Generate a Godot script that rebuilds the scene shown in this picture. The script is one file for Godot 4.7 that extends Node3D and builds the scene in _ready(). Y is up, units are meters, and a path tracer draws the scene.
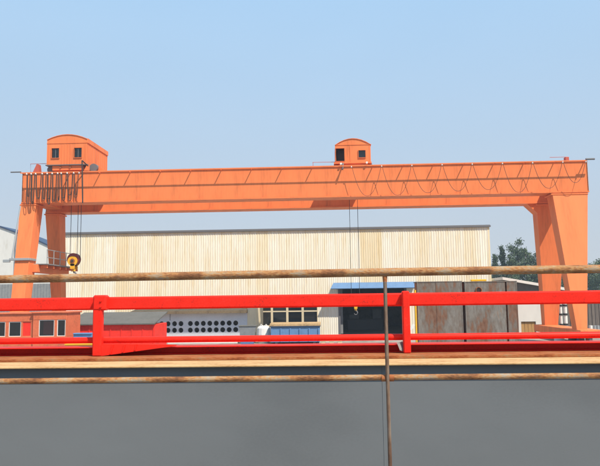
extends Node3D

const FOCAL := 643.0
const EYE := Vector3(0.0, 3.1, 0.0)
var view := Basis()
var meshes := {}
var rng := RandomNumberGenerator.new()
var M := {}

# ------------------------------------------------------------------ helpers
# a photo pixel (600 x 466) gives a direction; z says how deep the thing stands
func P(px: float, py: float, z: float) -> Vector3:
	var d := view * Vector3((px - 300.0) / FOCAL, (233.0 - py) / FOCAL, -1.0)
	return EYE + d * ((z - EYE.z) / d.z)

func begin() -> SurfaceTool:
	var st := SurfaceTool.new()
	st.begin(Mesh.PRIMITIVE_TRIANGLES)
	return st

# a convex polygon, turned to face away from the point "inside"
func face(st: SurfaceTool, pts: Array, inside: Vector3) -> void:
	var n: Vector3 = (pts[0] - pts[2]).cross(pts[0] - pts[1])
	if n.length() < 1e-12 and pts.size() > 3:
		n = (pts[0] - pts[3]).cross(pts[0] - pts[2])
	n = n.normalized()
	var mid := Vector3.ZERO
	for p in pts: mid += p
	mid /= pts.size()
	var q := pts.duplicate()
	if n.dot(mid - inside) < 0.0:
		q.reverse()
		n = -n
	for i in range(1, q.size() - 1):
		for p in [q[0], q[i], q[i + 1]]:
			st.set_normal(n)
			st.add_vertex(p)

# chamfered box added to a SurfaceTool
func add_box(st: SurfaceTool, c: Vector3, s: Vector3, b := 0.0, turn := Basis()) -> void:
	var h := s / 2.0
	b = min(b, min(h.x, min(h.y, h.z)) * 0.6)
	if b <= 0.0:
		for a in 3:
			for sg in [-1.0, 1.0]:
				var u := (a + 1) % 3
				var v := (a + 2) % 3
				var q := []
				for k in [[-1.0, -1.0], [1.0, -1.0], [1.0, 1.0], [-1.0, 1.0]]:
					var p := Vector3.ZERO
					p[a] = sg * h[a]; p[u] = k[0] * h[u]; p[v] = k[1] * h[v]
					q.append(c + turn * p)
				face(st, q, c)
		return
	for a in 3:
		var u := (a + 1) % 3
		var v := (a + 2) % 3
		for sg in [-1.0, 1.0]:
			var q := []
			for k in [[-1.0, -1.0], [1.0, -1.0], [1.0, 1.0], [-1.0, 1.0]]:
				var p := Vector3.ZERO
				p[a] = sg * h[a]; p[u] = k[0] * (h[u] - b); p[v] = k[1] * (h[v] - b)
				q.append(c + turn * p)
			face(st, q, c)
		for k in [[-1.0, -1.0], [1.0, -1.0], [1.0, 1.0], [-1.0, 1.0]]:
			var q := []
			for e in [[-1.0, 0], [1.0, 0], [1.0, 1], [-1.0, 1]]:
				var p := Vector3.ZERO
				p[a] = e[0] * (h[a] - b)
				p[u] = k[0] * (h[u] - (b if e[1] == 1 else 0.0))
				p[v] = k[1] * (h[v] - (0.0 if e[1] == 1 else b))
				q.append(c + turn * p)
			face(st, q, c)
	for x in [-1.0, 1.0]:
		for y in [-1.0, 1.0]:
			for z in [-1.0, 1.0]:
				face(st, [c + turn * Vector3(x * h.x, y * (h.y - b), z * (h.z - b)), c + turn * Vector3(x * (h.x - b), y * h.y, z * (h.z - b)), c + turn * Vector3(x * (h.x - b), y * (h.y - b), z * h.z)], c)

# tapered box: four top corners, four bottom corners (same order)
func add_hexa(st: SurfaceTool, t: Array, b: Array) -> void:
	var c := Vector3.ZERO
	for p in t + b: c += p
	c /= 8.0
	face(st, t, c); face(st, b, c)
	for i in 4:
		var j := (i + 1) % 4
		face(st, [t[i], t[j], b[j], b[i]], c)

# round bar along a line of points, with smooth sides
func add_tube(st: SurfaceTool, pts: Array, r: float, n := 8, r_end := -1.0) -> void:
	var rings := []
	for i in pts.size():
		var d: Vector3 = (pts[min(i + 1, pts.size() - 1)] - pts[max(i - 1, 0)]).normalized()
		var u := d.cross(Vector3.UP if abs(d.y) < 0.9 else Vector3.RIGHT).normalized()
		var v := d.cross(u).normalized()
		var rr := r if r_end < 0.0 else lerpf(r, r_end, float(i) / (pts.size() - 1))
		var ring := []
		for k in n:
			var a := TAU * k / n
			var o := u * cos(a) + v * sin(a)
			ring.append([pts[i] + o * rr, o])
		rings.append(ring)
	for i in rings.size() - 1:
		for k in n:
			var a = rings[i][k]; var b = rings[i][(k + 1) % n]
			var c = rings[i + 1][(k + 1) % n]; var d2 = rings[i + 1][k]
			for t in [[a, b, c], [a, c, d2]]:
				var fn: Vector3 = (t[0][0] - t[2][0]).cross(t[0][0] - t[1][0])
				var order = t if fn.dot(t[0][1]) >= 0.0 else [t[0], t[2], t[1]]
				for q in order:
					st.set_normal(q[1]); st.add_vertex(q[0])
	for e in [0, rings.size() - 1]:
		var cap := []
		for q in rings[e]: cap.append(q[0])
		var other: Vector3 = pts[1] if e == 0 else pts[pts.size() - 2]
		face(st, cap, other)

# solid of a flat outline (x, y) with thickness along z, front at z1, back at z0; convex outlines only
func add_prism(st: SurfaceTool, outline: Array, z0: float, z1: float) -> void:
	var c := Vector3.ZERO
	for p in outline: c += Vector3(p.x, p.y, (z0 + z1) / 2.0)
	c /= outline.size()
	var f := []; var b := []
	for p in outline:
		f.append(Vector3(p.x, p.y, z1)); b.append(Vector3(p.x, p.y, z0))
	face(st, f, c); face(st, b, c)
	for i in outline.size():
		var j := (i + 1) % outline.size()
		face(st, [f[i], f[j], b[j], b[i]], c)

func add_disc(st: SurfaceTool, c: Vector3, axis: Vector3, r: float, t: float, n := 20) -> void:
	add_tube(st, [c - axis * t / 2.0, c + axis * t / 2.0], r, n)

# commits what was gathered as ONE named mesh
func obj(called: String, st: SurfaceTool, m: Material, parent: Node = self) -> MeshInstance3D:
	var o := MeshInstance3D.new()
	o.name = called
	o.mesh = st.commit()
	o.material_override = m
	parent.add_child(o, true)
	return o

func put(called: String, me: Mesh, m: Material, parent: Node, at: Vector3) -> MeshInstance3D:
	var o := MeshInstance3D.new()
	o.name = called
	o.mesh = me
	o.material_override = m
	o.position = at
	parent.add_child(o, true)
	return o

func box(called: String, c: Vector3, s: Vector3, m: Material, parent: Node, b := 0.0, turn := Basis()) -> MeshInstance3D:
	var st := begin()
	add_box(st, c, s, b, turn)
	return obj(called, st, m, parent)

# box between two corners
func span(called: String, a: Vector3, b: Vector3, m: Material, parent: Node, bevel := 0.0) -> MeshInstance3D:
	return box(called, (a + b) / 2.0, (b - a).abs(), m, parent, bevel)

func bar(called: String, pts: Array, r: float, m: Material, parent: Node, n := 8) -> MeshInstance3D:
	var st := begin()
	add_tube(st, pts, r, n)
	return obj(called, st, m, parent)

func thing(called: String, label: String, category: String, group := "") -> Node3D:
	var o := Node3D.new()
	o.name = called
	add_child(o, true)
	tag(o, label, category, group)
	return o

func tag(o: Node, label: String, category: String, group := "") -> void:
	o.set_meta("label", label)
	o.set_meta("category", category)
	if group: o.set_meta("group", group)

func structure(o: Node, label := "") -> void:
	o.set_meta("kind", "structure")
	if label: o.set_meta("label", label)

# ------------------------------------------------------------------ materials
func grain(seed_: int, freq: float, octaves: int, size: int) -> PackedByteArray:
	var n := FastNoiseLite.new()
	n.seed = seed_
	n.frequency = freq
	n.noise_type = FastNoiseLite.TYPE_SIMPLEX_SMOOTH
	n.fractal_octaves = octaves
	var im := n.get_seamless_image(size, size)
	im.convert(Image.FORMAT_L8)
	return im.get_data()

# two layers of noise looked up in a ramp of [position, colour]
func tex(seed_: int, f1: float, f2: float, share: float, ramp: Array, size := 512) -> ImageTexture:
	var a := grain(seed_, f1, 4, size)
	var b := grain(seed_ + 77, f2, 3, size)
	var lut := []
	var g := Gradient.new()
	g.offsets = PackedFloat32Array(ramp.map(func(r): return r[0]))
	g.colors = PackedColorArray(ramp.map(func(r): return r[1]))
	for i in 256: lut.append(g.sample(i / 255.0))
	var out := PackedByteArray()
	out.resize(size * size * 3)
	for i in size * size:
		var v := int(clampf(a[i] * share + b[i] * (1.0 - share), 0.0, 255.0))
		var c: Color = lut[v]
		out[i * 3] = int(c.r * 255.0); out[i * 3 + 1] = int(c.g * 255.0); out[i * 3 + 2] = int(c.b * 255.0)
	return ImageTexture.create_from_image(Image.create_from_data(size, size, false, Image.FORMAT_RGB8, out))

func bump(seed_: int, f: float, strength: float, size := 512) -> ImageTexture:
	var im := Image.create_from_data(size, size, false, Image.FORMAT_L8, grain(seed_, f, 4, size))
	im.convert(Image.FORMAT_RGBA8)
	im.bump_map_to_normal_map(strength)
	return ImageTexture.create_from_image(im)

func lin(r: float, g: float, b: float) -> Color:
	return Color(r, g, b).linear_to_srgb()

func surface(t: Texture2D, scale: Vector3, rough: float, normal: Texture2D = null, depth := 0.4, tint := Color.WHITE) -> StandardMaterial3D:
	var m := StandardMaterial3D.new()
	m.albedo_texture = t
	m.albedo_color = tint
	m.uv1_triplanar = true
	m.uv1_world_triplanar = true
	m.uv1_scale = scale
	m.roughness = rough
	m.metallic_specular = 0.25
	if normal:
		m.normal_enabled = true
		m.normal_texture = normal
		m.normal_scale = depth
	return m

func plain(c: Color, rough := 0.7, metal := 0.0) -> StandardMaterial3D:
	var m := StandardMaterial3D.new()
	m.albedo_color = c
	m.roughness = rough
	m.metallic = metal
	return m

# a ramp of three tones round one linear colour, with spots of dirt at one end
func tones(c: Array, spread: float, spot: Array, spot_to := 0.2) -> Array:
	var k := func(f: float): return lin(c[0] * f, c[1] * f, c[2] * f)
	return [[0.0, lin(spot[0], spot[1], spot[2])], [spot_to, k.call(1.0 - spread)], [0.5, k.call(1.0)], [1.0, k.call(1.0 + spread)]]

# very faint high haze
func wisps() -> ImageTexture:
	var n := FastNoiseLite.new()
	n.seed = 9
	n.frequency = 0.9
	n.fractal_octaves = 5
	var im := Image.create_empty(512, 256, false, Image.FORMAT_RGBA8)
	for y in 256:
		for x in 512:
			var a := TAU * x / 512.0
			var b := PI * y / 256.0
			var v := n.get_noise_3d(sin(b) * cos(a) * 1.2, cos(b) * 3.5, sin(b) * sin(a) * 1.2)
			im.set_pixel(x, y, Color(1, 1, 1, clampf(v * 1.4 + 0.35, 0.0, 1.0)))
	return ImageTexture.create_from_image(im)

func make_materials() -> void:
	var wavy := bump(5, 0.008, 2.0)
	var rough_n := bump(6, 0.05, 3.0)
	var orange := tex(11, 0.006, 0.05, 0.6, tones([0.80, 0.212, 0.071], 0.11, [0.46, 0.13, 0.05], 0.3))
	M.orange = surface(orange, Vector3(0.22, 0.035, 0.22), 0.55, wavy, 0.2)
	M.orange_pale = surface(orange, Vector3(0.3, 0.12, 0.3), 0.5, wavy, 0.15, Color(1.0, 0.99, 0.98))
	M.salmon = surface(tex(12, 0.01, 0.06, 0.5, tones([0.60, 0.15, 0.07], 0.15, [0.3, 0.16, 0.1], 0.25), 256), Vector3(0.4, 0.4, 0.4), 0.6)
	M.red = surface(tex(21, 0.02, 0.16, 0.42, [[0.0, lin(0.3, 0.03, 0.02)], [0.24, lin(0.4, 0.028, 0.018)], [0.3, lin(0.68, 0.024, 0.014)], [0.5, lin(0.77, 0.025, 0.013)], [0.7, lin(0.81, 0.03, 0.018)], [0.82, lin(0.74, 0.05, 0.035)], [1.0, lin(0.66, 0.1, 0.07)]], 1024), Vector3(0.31, 0.36, 0.36), 0.4, wavy, 0.25)
	M.red_dull = surface(tex(22, 0.01, 0.07, 0.5, tones([0.78, 0.035, 0.02], 0.12, [0.3, 0.02, 0.015], 0.2), 256), Vector3(0.25, 0.25, 0.25), 0.6)
	var rust_ramp := [[0.0, lin(0.05, 0.03, 0.02)], [0.3, lin(0.20, 0.085, 0.04)], [0.45, lin(0.31, 0.135, 0.055)], [0.56, lin(0.42, 0.22, 0.09)], [0.68, lin(0.34, 0.26, 0.18)], [1.0, lin(0.30, 0.29, 0.27)]]
	M.rust_pipe = surface(tex(31, 0.006, 0.05, 0.6, rust_ramp), Vector3(1.4, 5.0, 5.0), 0.72, rough_n, 0.6)
	M.rust_post = surface(tex(34, 0.008, 0.05, 0.6, [[0.0, lin(0.04, 0.025, 0.02)], [0.4, lin(0.13, 0.07, 0.045)], [0.55, lin(0.2, 0.14, 0.1)], [0.75, lin(0.24, 0.2, 0.17)], [1.0, lin(0.36, 0.2, 0.09)]], 256), Vector3(2.0, 0.6, 2.0), 0.75, rough_n, 0.6)
	M.rust_bar = surface(tex(32, 0.008, 0.05, 0.6, [[0.0, lin(0.1, 0.03, 0.015)], [0.35, lin(0.26, 0.08, 0.03)], [0.55, lin(0.36, 0.13, 0.05)], [0.75, lin(0.30, 0.16, 0.08)], [1.0, lin(0.2, 0.13, 0.09)]]), Vector3(0.9, 3.0, 3.0), 0.8, rough_n, 0.5)
	M.rust_plate = surface(tex(33, 0.007, 0.04, 0.62, [[0.0, lin(0.12, 0.05, 0.03)], [0.3, lin(0.19, 0.10, 0.065)], [0.42, lin(0.165, 0.13, 0.108)], [0.55, lin(0.185, 0.16, 0.14)], [0.7, lin(0.215, 0.195, 0.178)], [0.86, lin(0.21, 0.13, 0.085)], [1.0, lin(0.28, 0.10, 0.04)]]), Vector3(0.22, 0.07, 0.22), 0.8, rough_n, 0.3)
	M.primer = surface(tex(44, 0.0025, 0.2, 0.8, tones([0.166, 0.178, 0.188], 0.09, [0.135, 0.147, 0.158], 0.3), 1024), Vector3(0.16, 0.3, 0.16), 0.6, wavy, 0.2)
	M.tan = surface(tex(42, 0.006, 0.06, 0.5, [[0.0, lin(0.25, 0.13, 0.06)], [0.3, lin(0.46, 0.27, 0.12)], [0.5, lin(0.55, 0.35, 0.17)], [0.8, lin(0.58, 0.39, 0.2)], [1.0, lin(0.48, 0.31, 0.16)]]), Vector3(0.8, 3.0, 1.6), 0.75, rough_n, 0.3)
	M.steel_grey = surface(tex(43, 0.01, 0.06, 0.5, tones([0.24, 0.25, 0.26], 0.15, [0.14, 0.11, 0.09], 0.25), 256), Vector3(0.8, 0.8, 0.8), 0.55)
	for k in 4:
		var c: Array = [[0.82, 0.79, 0.69], [0.81, 0.765, 0.64], [0.79, 0.72, 0.56], [0.77, 0.675, 0.48]][k]
		M["cream_%d" % k] = surface(tex(51 + k, 0.012, 0.08, 0.5, [[0.0, lin(c[0] * 0.74, c[1] * 0.62, c[2] * 0.46)], [0.34, lin(c[0] * 0.94, c[1] * 0.9, c[2] * 0.8)], [0.5, lin(c[0], c[1], c[2])], [1.0, lin(c[0] * 1.06, c[1] * 1.07, c[2] * 1.1)]]), Vector3(0.4, 0.022, 0.4), 0.6)
	M.white_wall = surface(tex(56, 0.008, 0.05, 0.6, tones([0.66, 0.65, 0.62], 0.06, [0.5, 0.47, 0.41], 0.25), 256), Vector3(0.2, 0.08, 0.2), 0.75)
	M.ivory = surface(tex(57, 0.01, 0.06, 0.6, tones([0.66, 0.57, 0.40], 0.07, [0.45, 0.36, 0.24], 0.25), 256), Vector3(0.3, 0.12, 0.3), 0.8)
	M.block = surface(tex(58, 0.01, 0.06, 0.5, tones([0.56, 0.58, 0.63], 0.07, [0.42, 0.42, 0.43], 0.2), 256), Vector3(0.5, 0.4, 0.5), 0.85)
	M.roof_grey = surface(tex(59, 0.01, 0.06, 0.5, tones([0.13, 0.13, 0.12], 0.15, [0.08, 0.08, 0.075], 0.2), 256), Vector3(0.3, 0.3, 0.3), 0.85)
	M.roof_tan = surface(tex(60, 0.01, 0.06, 0.5, tones([0.50, 0.34, 0.18], 0.2, [0.2, 0.13, 0.08], 0.3), 256), Vector3(0.4, 0.4, 0.4), 0.85)
	M.gutter = plain(lin(0.13, 0.13, 0.14), 0.6)
	M.blue = surface(tex(61, 0.01, 0.06, 0.5, tones([0.12, 0.23, 0.42], 0.12, [0.13, 0.18, 0.27], 0.2), 256), Vector3(0.4, 0.4, 0.4), 0.55)
	M.faded_red = plain(lin(0.45, 0.09, 0.055), 0.7)
	M.sheave = plain(lin(0.22, 0.025, 0.02), 0.5)
	M.blue_trim = plain(lin(0.035, 0.06, 0.12), 0.6)
	M.dark = plain(lin(0.02, 0.02, 0.022), 0.7)
	M.cable = plain(lin(0.13, 0.05, 0.03), 0.6)
	M.cable_dark = plain(lin(0.03, 0.03, 0.03), 0.6)
	M.interior = surface(tex(66, 0.01, 0.06, 0.5, tones([0.2, 0.2, 0.195], 0.2, [0.1, 0.09, 0.08], 0.25), 256), Vector3(0.3, 0.3, 0.3), 0.9)
	M.white = surface(tex(62, 0.01, 0.06, 0.5, tones([0.72, 0.71, 0.68], 0.06, [0.5, 0.47, 0.42], 0.2), 256), Vector3(0.6, 0.6, 0.6), 0.55)
	M.galvanised = plain(lin(0.34, 0.36, 0.37), 0.5, 0.3)
	M.yellow = surface(tex(63, 0.01, 0.06, 0.5, tones([0.78, 0.42, 0.03], 0.08, [0.3, 0.15, 0.03], 0.2), 256), Vector3(1.2, 1.2, 1.2), 0.5)
	M.wood = surface(tex(64, 0.01, 0.06, 0.5, tones([0.42, 0.25, 0.10], 0.18, [0.2, 0.11, 0.05], 0.25), 256), Vector3(1.2, 0.12, 1.2), 0.8)
	M.fence = surface(tex(65, 0.01, 0.06, 0.5, tones([0.16, 0.135, 0.12], 0.15, [0.12, 0.08, 0.06], 0.25), 256), Vector3(0.5, 0.1, 0.5), 0.85)
	M.ground = surface(tex(71, 0.006, 0.05, 0.5, [[0.0, lin(0.16, 0.14, 0.12)], [0.4, lin(0.27, 0.245, 0.21)], [0.6, lin(0.33, 0.30, 0.26)], [1.0, lin(0.40, 0.37, 0.33)]]), Vector3(0.06, 0.06, 0.06), 0.95, rough_n, 0.5)
	M.bark = surface(tex(72, 0.02, 0.08, 0.5, tones([0.09, 0.07, 0.05], 0.25, [0.04, 0.03, 0.025], 0.25), 256), Vector3(1.0, 0.3, 1.0), 0.95)
	for k in 3:
		var c: Array = [[0.078, 0.11, 0.065], [0.095, 0.132, 0.074], [0.115, 0.16, 0.075]][k]
		var m := surface(tex(73 + k, 0.02, 0.08, 0.5, tones(c, 0.3, [c[0] * 0.6, c[1] * 0.6, c[2] * 0.6], 0.2), 256), Vector3(0.35, 0.35, 0.35), 0.7)
		m.backlight = Color(0.10, 0.14, 0.05)
		m.cull_mode = BaseMaterial3D.CULL_DISABLED
		M["leaf_%d" % k] = m
	var g := StandardMaterial3D.new()
	g.albedo_color = Color(0.10, 0.12, 0.14, 0.45)
	g.transparency = BaseMaterial3D.TRANSPARENCY_ALPHA
	g.roughness = 0.06
	M.glass = g
	M.bag = plain(lin(0.26, 0.25, 0.24), 0.4)

# ------------------------------------------------------------------ the scene
func _ready() -> void:
	rng.seed = 20
	# camera
	var cam := Camera3D.new()
	cam.name = "camera"
	cam.position = EYE
	cam.rotation = Vector3(deg_to_rad(5.95), deg_to_rad(2.5), deg_to_rad(-0.76))
	cam.fov = rad_to_deg(2.0 * atan(233.0 / FOCAL))
	cam.near = 0.05
	cam.far = 4000.0
	add_child(cam)
	cam.current = true
	view = cam.basis
	# sky, air and exposure
	var sky_material := ProceduralSkyMaterial.new()
	sky_material.sky_top_color = Color(0.615, 0.81, 0.98)
	sky_material.sky_horizon_color = Color(0.81, 0.827, 0.84)
	sky_material.sky_curve = 0.25
	sky_material.ground_bottom_color = Color(0.36, 0.35, 0.33)
	sky_material.ground_horizon_color = Color(0.70, 0.74, 0.77)
	sky_material.sky_cover = wisps()
	sky_material.sky_cover_modulate = Color(1, 1, 1, 0.022)
	sky_material.sun_angle_max = 2.0
	sky_material.use_debanding = true
	var sky := Sky.new()
	sky.sky_material = sky_material
	var env := Environment.new()
	env.background_mode = Environment.BG_SKY
	env.sky = sky
	env.background_energy_multiplier = 0.84
	env.tonemap_mode = Environment.TONE_MAPPER_LINEAR
	env.tonemap_exposure = 1.2
	env.sdfgi_enabled = true
	env.ssao_enabled = true
	env.ssil_enabled = true
	env.fog_enabled = true
	env.fog_density = 0.0008
	env.fog_light_color = Color(0.80, 0.86, 0.92)
	var we := WorldEnvironment.new()
	we.name = "world_environment"
	we.environment = env
	add_child(we)
	# the sun stands behind the camera's right shoulder, rather high
	var sun := DirectionalLight3D.new()
	sun.name = "sun"
	add_child(sun)
	sun.look_at_from_position(Vector3(0.40, 0.81, 0.43) * 100.0, Vector3.ZERO)
	sun.light_energy = 1.6
	sun.light_color = Color(1.0, 0.955, 0.88)
	sun.light_angular_distance = 0.5
	sun.shadow_enabled = true

	make_materials()
	build_ground()
	build_warehouse()
	build_left_shed()
	build_annex()
	build_right_building()
	build_crane()
	build_festoons()
	build_trolleys()
	build_hooks()
	build_yard()
	build_trees()
	build_platform()
	build_plate_girder()
	build_red_rail()

func build_ground() -> void:
	var st := begin()
	var n := 60
	for i in n:
		for j in n:
			var f := func(k: int): return signf(k - n / 2.0) * pow(absf(k - n / 2.0) / (n / 2.0), 3.0) * 1500.0
			var x0: float = f.call(i); var x1: float = f.call(i + 1)
			var z0: float = f.call(j) - 40.0; var z1: float = f.call(j + 1) - 40.0
			face(st, [Vector3(x0, 0, z0), Vector3(x1, 0, z0), Vector3(x1, 0, z1), Vector3(x0, 0, z1)], Vector3(0, -1000, 0))
	structure(obj("ground", st, M.ground), "dusty pale concrete and dirt yard ground")

# ------------------------------------------------------------------ buildings
# trapezoid ribbed sheet, front towards +z, lower left corner at the origin
func ribbed_sheet(w: float, h: float, ribs: int, depth: float) -> Mesh:
	var key := "sheet %.2f %.2f %d" % [w, h, ribs]
	if meshes.has(key): return meshes[key]
	var st := begin()
	var p := w / ribs
	var line := []
	for i in ribs:
		line.append_array([Vector2(i * p, 0.0), Vector2(i * p + p * 0.55, 0.0), Vector2(i * p + p * 0.66, depth), Vector2(i * p + p * 0.89, depth)])
	line.append(Vector2(w, 0.0))
	for i in line.size() - 1:
		var a: Vector2 = line[i]; var b: Vector2 = line[i + 1]
		face(st, [Vector3(a.x, 0, a.y), Vector3(b.x, 0, b.y), Vector3(b.x, h, b.y), Vector3(a.x, h, a.y)], Vector3((a.x + b.x) / 2, h / 2, -5.0))
	face(st, [Vector3(0, 0, -0.02), Vector3(w, 0, -0.02), Vector3(w, h, -0.02), Vector3(0, h, -0.02)], Vector3(w / 2, h / 2, 1))
	for y in [0.0, h]:
		face(st, [Vector3(0, y, -0.02), Vector3(w, y, -0.02), Vector3(w, y, 0), Vector3(0, y, 0)], Vector3(w / 2, h / 2, 0))
	meshes[key] = st.commit()
	return meshes[key]

func build_warehouse() -> void:
	var z := -57.0
	var t := thing("warehouse", "long cream ribbed metal warehouse behind the orange gantry crane", "building")
	var eave := P(300, 230.0, z).y
	var xl := P(58, 280, z).x
	var xr := P(489.0, 260, z).x
	var w0 := P(256.5, 318, z).x
	var w1 := P(318.2, 318, z).x
	var d0 := P(339.5, 315, z).x
	var d1 := P(406.0, 315, z).x
	var win_top := P(287, 303.5, z).y
	var win_low := P(287, 326.5, z).y
	var door_top := P(372, 288.0, z).y
	# cladding: [x from, x to, y from, y to]
	for s in [[xl, w0, 0.0, eave], [w0, w1, win_top, eave], [w0, w1, 0.0, win_low], [w1, d0, 0.0, eave], [d0, d1, door_top, eave], [d1, xr, 0.0, eave]]:
		var n: int = max(1, roundi((s[1] - s[0]) / 1.05))
		var w: float = (s[1] - s[0]) / n
		for i in n:
			var x: float = s[0] + i * w
			var k: int = [0, 0, 1, 1, 1, 2, 0, 0, 2, 3, 1][rng.randi() % 11]
			put("cladding_panel", ribbed_sheet(w, s[3] - s[2], 5, 0.022), M["cream_%d" % k], t, Vector3(x, s[2], z + rng.randf_range(0.0, 0.008)))
		span("wall_core", Vector3(s[0], s[2], z - 0.2), Vector3(s[1], s[3], z - 0.03), M.interior, t)
	var depth := 18.0
	span("side_wall", Vector3(xl - 0.15, 0, z - depth), Vector3(xl, eave, z), M.cream_1, t)
	span("side_wall", Vector3(xr, 0, z - depth), Vector3(xr + 0.15, eave, z + 0.03), M.cream_3, t)
	span("back_wall", Vector3(xl, 0, z - depth - 0.15), Vector3(xr, eave, z - depth), M.interior, t)
	# low double pitch roof that overhangs the eave a little
	var st := begin()
	var rise := 0.9
	for s in [[z + 0.07, z - depth / 2], [z - depth - 0.4, z - depth / 2]]:
		var a := Vector3(xl - 0.3, eave + 0.06, s[0]); var b := Vector3(xr + 0.22, eave + 0.06, s[0])
		var c := Vector3(xr + 0.22, eave + rise, s[1]); var d := Vector3(xl - 0.3, eave + rise, s[1])
		var up := Vector3(0, 0.1, 0)
		add_hexa(st, [a + up, b + up, c + up, d + up], [a, b, c, d])
	obj("roof", st, M.roof_grey, t)
	var gu := begin()
	add_box(gu, Vector3((xl + xr) / 2, eave + 0.035, z + 0.12), Vector3(xr - xl + 0.5, 0.17, 0.09), 0.02)
	obj("gutter", gu, M.gutter, t)
	# row of windows with white bars
	var nwin := 4
	var step := (w1 - w0) / nwin
	for i in nwin:
		var a := w0 + i * step
		var b := a + step
		var tr := P(287, 311.4, z).y
		var f := begin()
		for x in [a + 0.05, b - 0.05]:
			add_box(f, Vector3(x, (win_top + win_low) / 2, z - 0.03), Vector3(0.1, win_top - win_low, 0.12), 0.01)
		for y in [win_low + 0.06, tr, win_top - 0.05]:
			add_box(f, Vector3((a + b) / 2, y, z - 0.03), Vector3(step - 0.2, 0.11, 0.11), 0.01)
		var fr := obj("window", f, M.ivory, t)
		for q in [[win_low + 0.12, tr - 0.06], [tr + 0.06, win_top - 0.11]]:
			span("pane", Vector3(a + 0.1, q[0], z - 0.055), Vector3(b - 0.1, q[1], z - 0.047), M.glass, fr)
		if i == 0 or i == 3:
			span("blind", Vector3(a + 0.08, win_low + 0.1, z - 0.24), Vector3(b - 0.08, win_top, z - 0.21), M.steel_grey, t)
	# big doorway with jambs and a blue sloping awning
	for x in [d0, d1]:
		span("door_jamb", Vector3(x - 0.09, 0, z - 0.2), Vector3(x + 0.09, door_top, z + 0.06), M.gutter, t, 0.015)
	span("sliding_door", Vector3(d0 - 0.2, 0.1, z - 0.42), Vector3(d0 + 0.3, door_top - 0.05, z - 0.34), M.steel_grey, t, 0.01)
	var aw := begin()
	var p0 := P(333.5, 283.4, z); var p1 := P(416, 281.6, z)
	var q0 := P(330.5, 289.2, z + 1.3); var q1 := P(417.5, 286.6, z + 1.3)
	var lift := Vector3(0, 0.05, 0.03)
	add_hexa(aw, [p0 + lift, Vector3(p1.x, p0.y, p1.z) + lift, Vector3(q1.x, q0.y, q1.z) + lift, q0 + lift], [p0, Vector3(p1.x, p0.y, p1.z), Vector3(q1.x, q0.y, q1.z), q0])
	var awning := obj("awning", aw, M.blue, t)
	for x in [p0.x + 0.3, (p0.x + p1.x) / 2, p1.x - 0.3]:
		bar("awning_strut", [Vector3(x, q0.y - 0.02, z + 1.15), Vector3(x, door_top + 0.06, z + 0.03)], 0.03, M.steel_grey, awning, 6)
	# machinery inside
	var mach := thing("workshop_machine", "dark machine standing inside the black warehouse doorway", "machine")
	var cx := (d0 + d1) / 2
	box("bed", Vector3(cx - 0.2, 0.55, z - 9.0), Vector3(3.6, 1.1, 1.4), M.gutter, mach, 0.05)
	box("column", Vector3(cx + 1.0, 1.6, z - 9.0), Vector3(0.9, 1.0, 1.1), M.steel_grey, mach, 0.05)
	box("headstock", Vector3(cx - 1.3, 1.35, z - 9.0), Vector3(1.0, 0.5, 1.0), M.steel_grey, mach, 0.05)

func build_left_shed() -> void:
	var z := -66.0
	var t := thing("arched_shed", "white shed with blue edged curved roof behind the crane's left legs", "building")
	var pts := []
	for q in [[-55, 219.5], [-28, 221.8], [0, 227.3], [14.6, 232.6], [37.8, 241.3], [47.2, 245.6], [58, 251.5]]:
		pts.append(P(q[0], q[1], z))
	var top := []
	var ridge: float = pts[0].y + 0.25
	top.append(Vector2(pts[0].x - 1.0, ridge))
	for p in pts: top.append(Vector2(p.x, p.y))
	# mirrored on the far side of the ridge
	var full := []
	for i in range(top.size() - 1, 0, -1): full.append(Vector2(2.0 * top[0].x - top[i].x, top[i].y))
	full.append_array(top)
	var st := begin()
	var outline := full.duplicate()
	outline.append(Vector2(full[-1].x, 0.0)); outline.append(Vector2(full[0].x, 0.0))
	add_prism(st, outline, z - 5.0, z)
	obj("wall", st, M.white_wall, t)
	var rf := begin()
	for i in full.size() - 1:
		var a: Vector2 = full[i]; var b: Vector2 = full[i + 1]
		add_hexa(rf, [Vector3(a.x, a.y + 0.16, z + 0.1), Vector3(b.x, b.y + 0.16, z + 0.1), Vector3(b.x, b.y + 0.16, z - 5.2), Vector3(a.x, a.y + 0.16, z - 5.2)], [Vector3(a.x, a.y, z + 0.1), Vector3(b.x, b.y, z + 0.1), Vector3(b.x, b.y, z - 5.2), Vector3(a.x, a.y, z - 5.2)])
	obj("roof", rf, M.blue_trim, t)
	var low := P(20, 284, z).y
	var n := 14
	var w: float = (full[-1].x - full[0].x) / n
	for i in n:
		put("dado_sheet", ribbed_sheet(w, low, 6, 0.03), M.steel_grey, t, Vector3(full[0].x + i * w, 0, z + 0.025))
	bar("downpipe", [Vector3(P(16, 260, z).x, low, z + 0.12), Vector3(P(16, 260, z).x, P(16, 234, z).y, z + 0.12)], 0.11, M.steel_grey, t)

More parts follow.
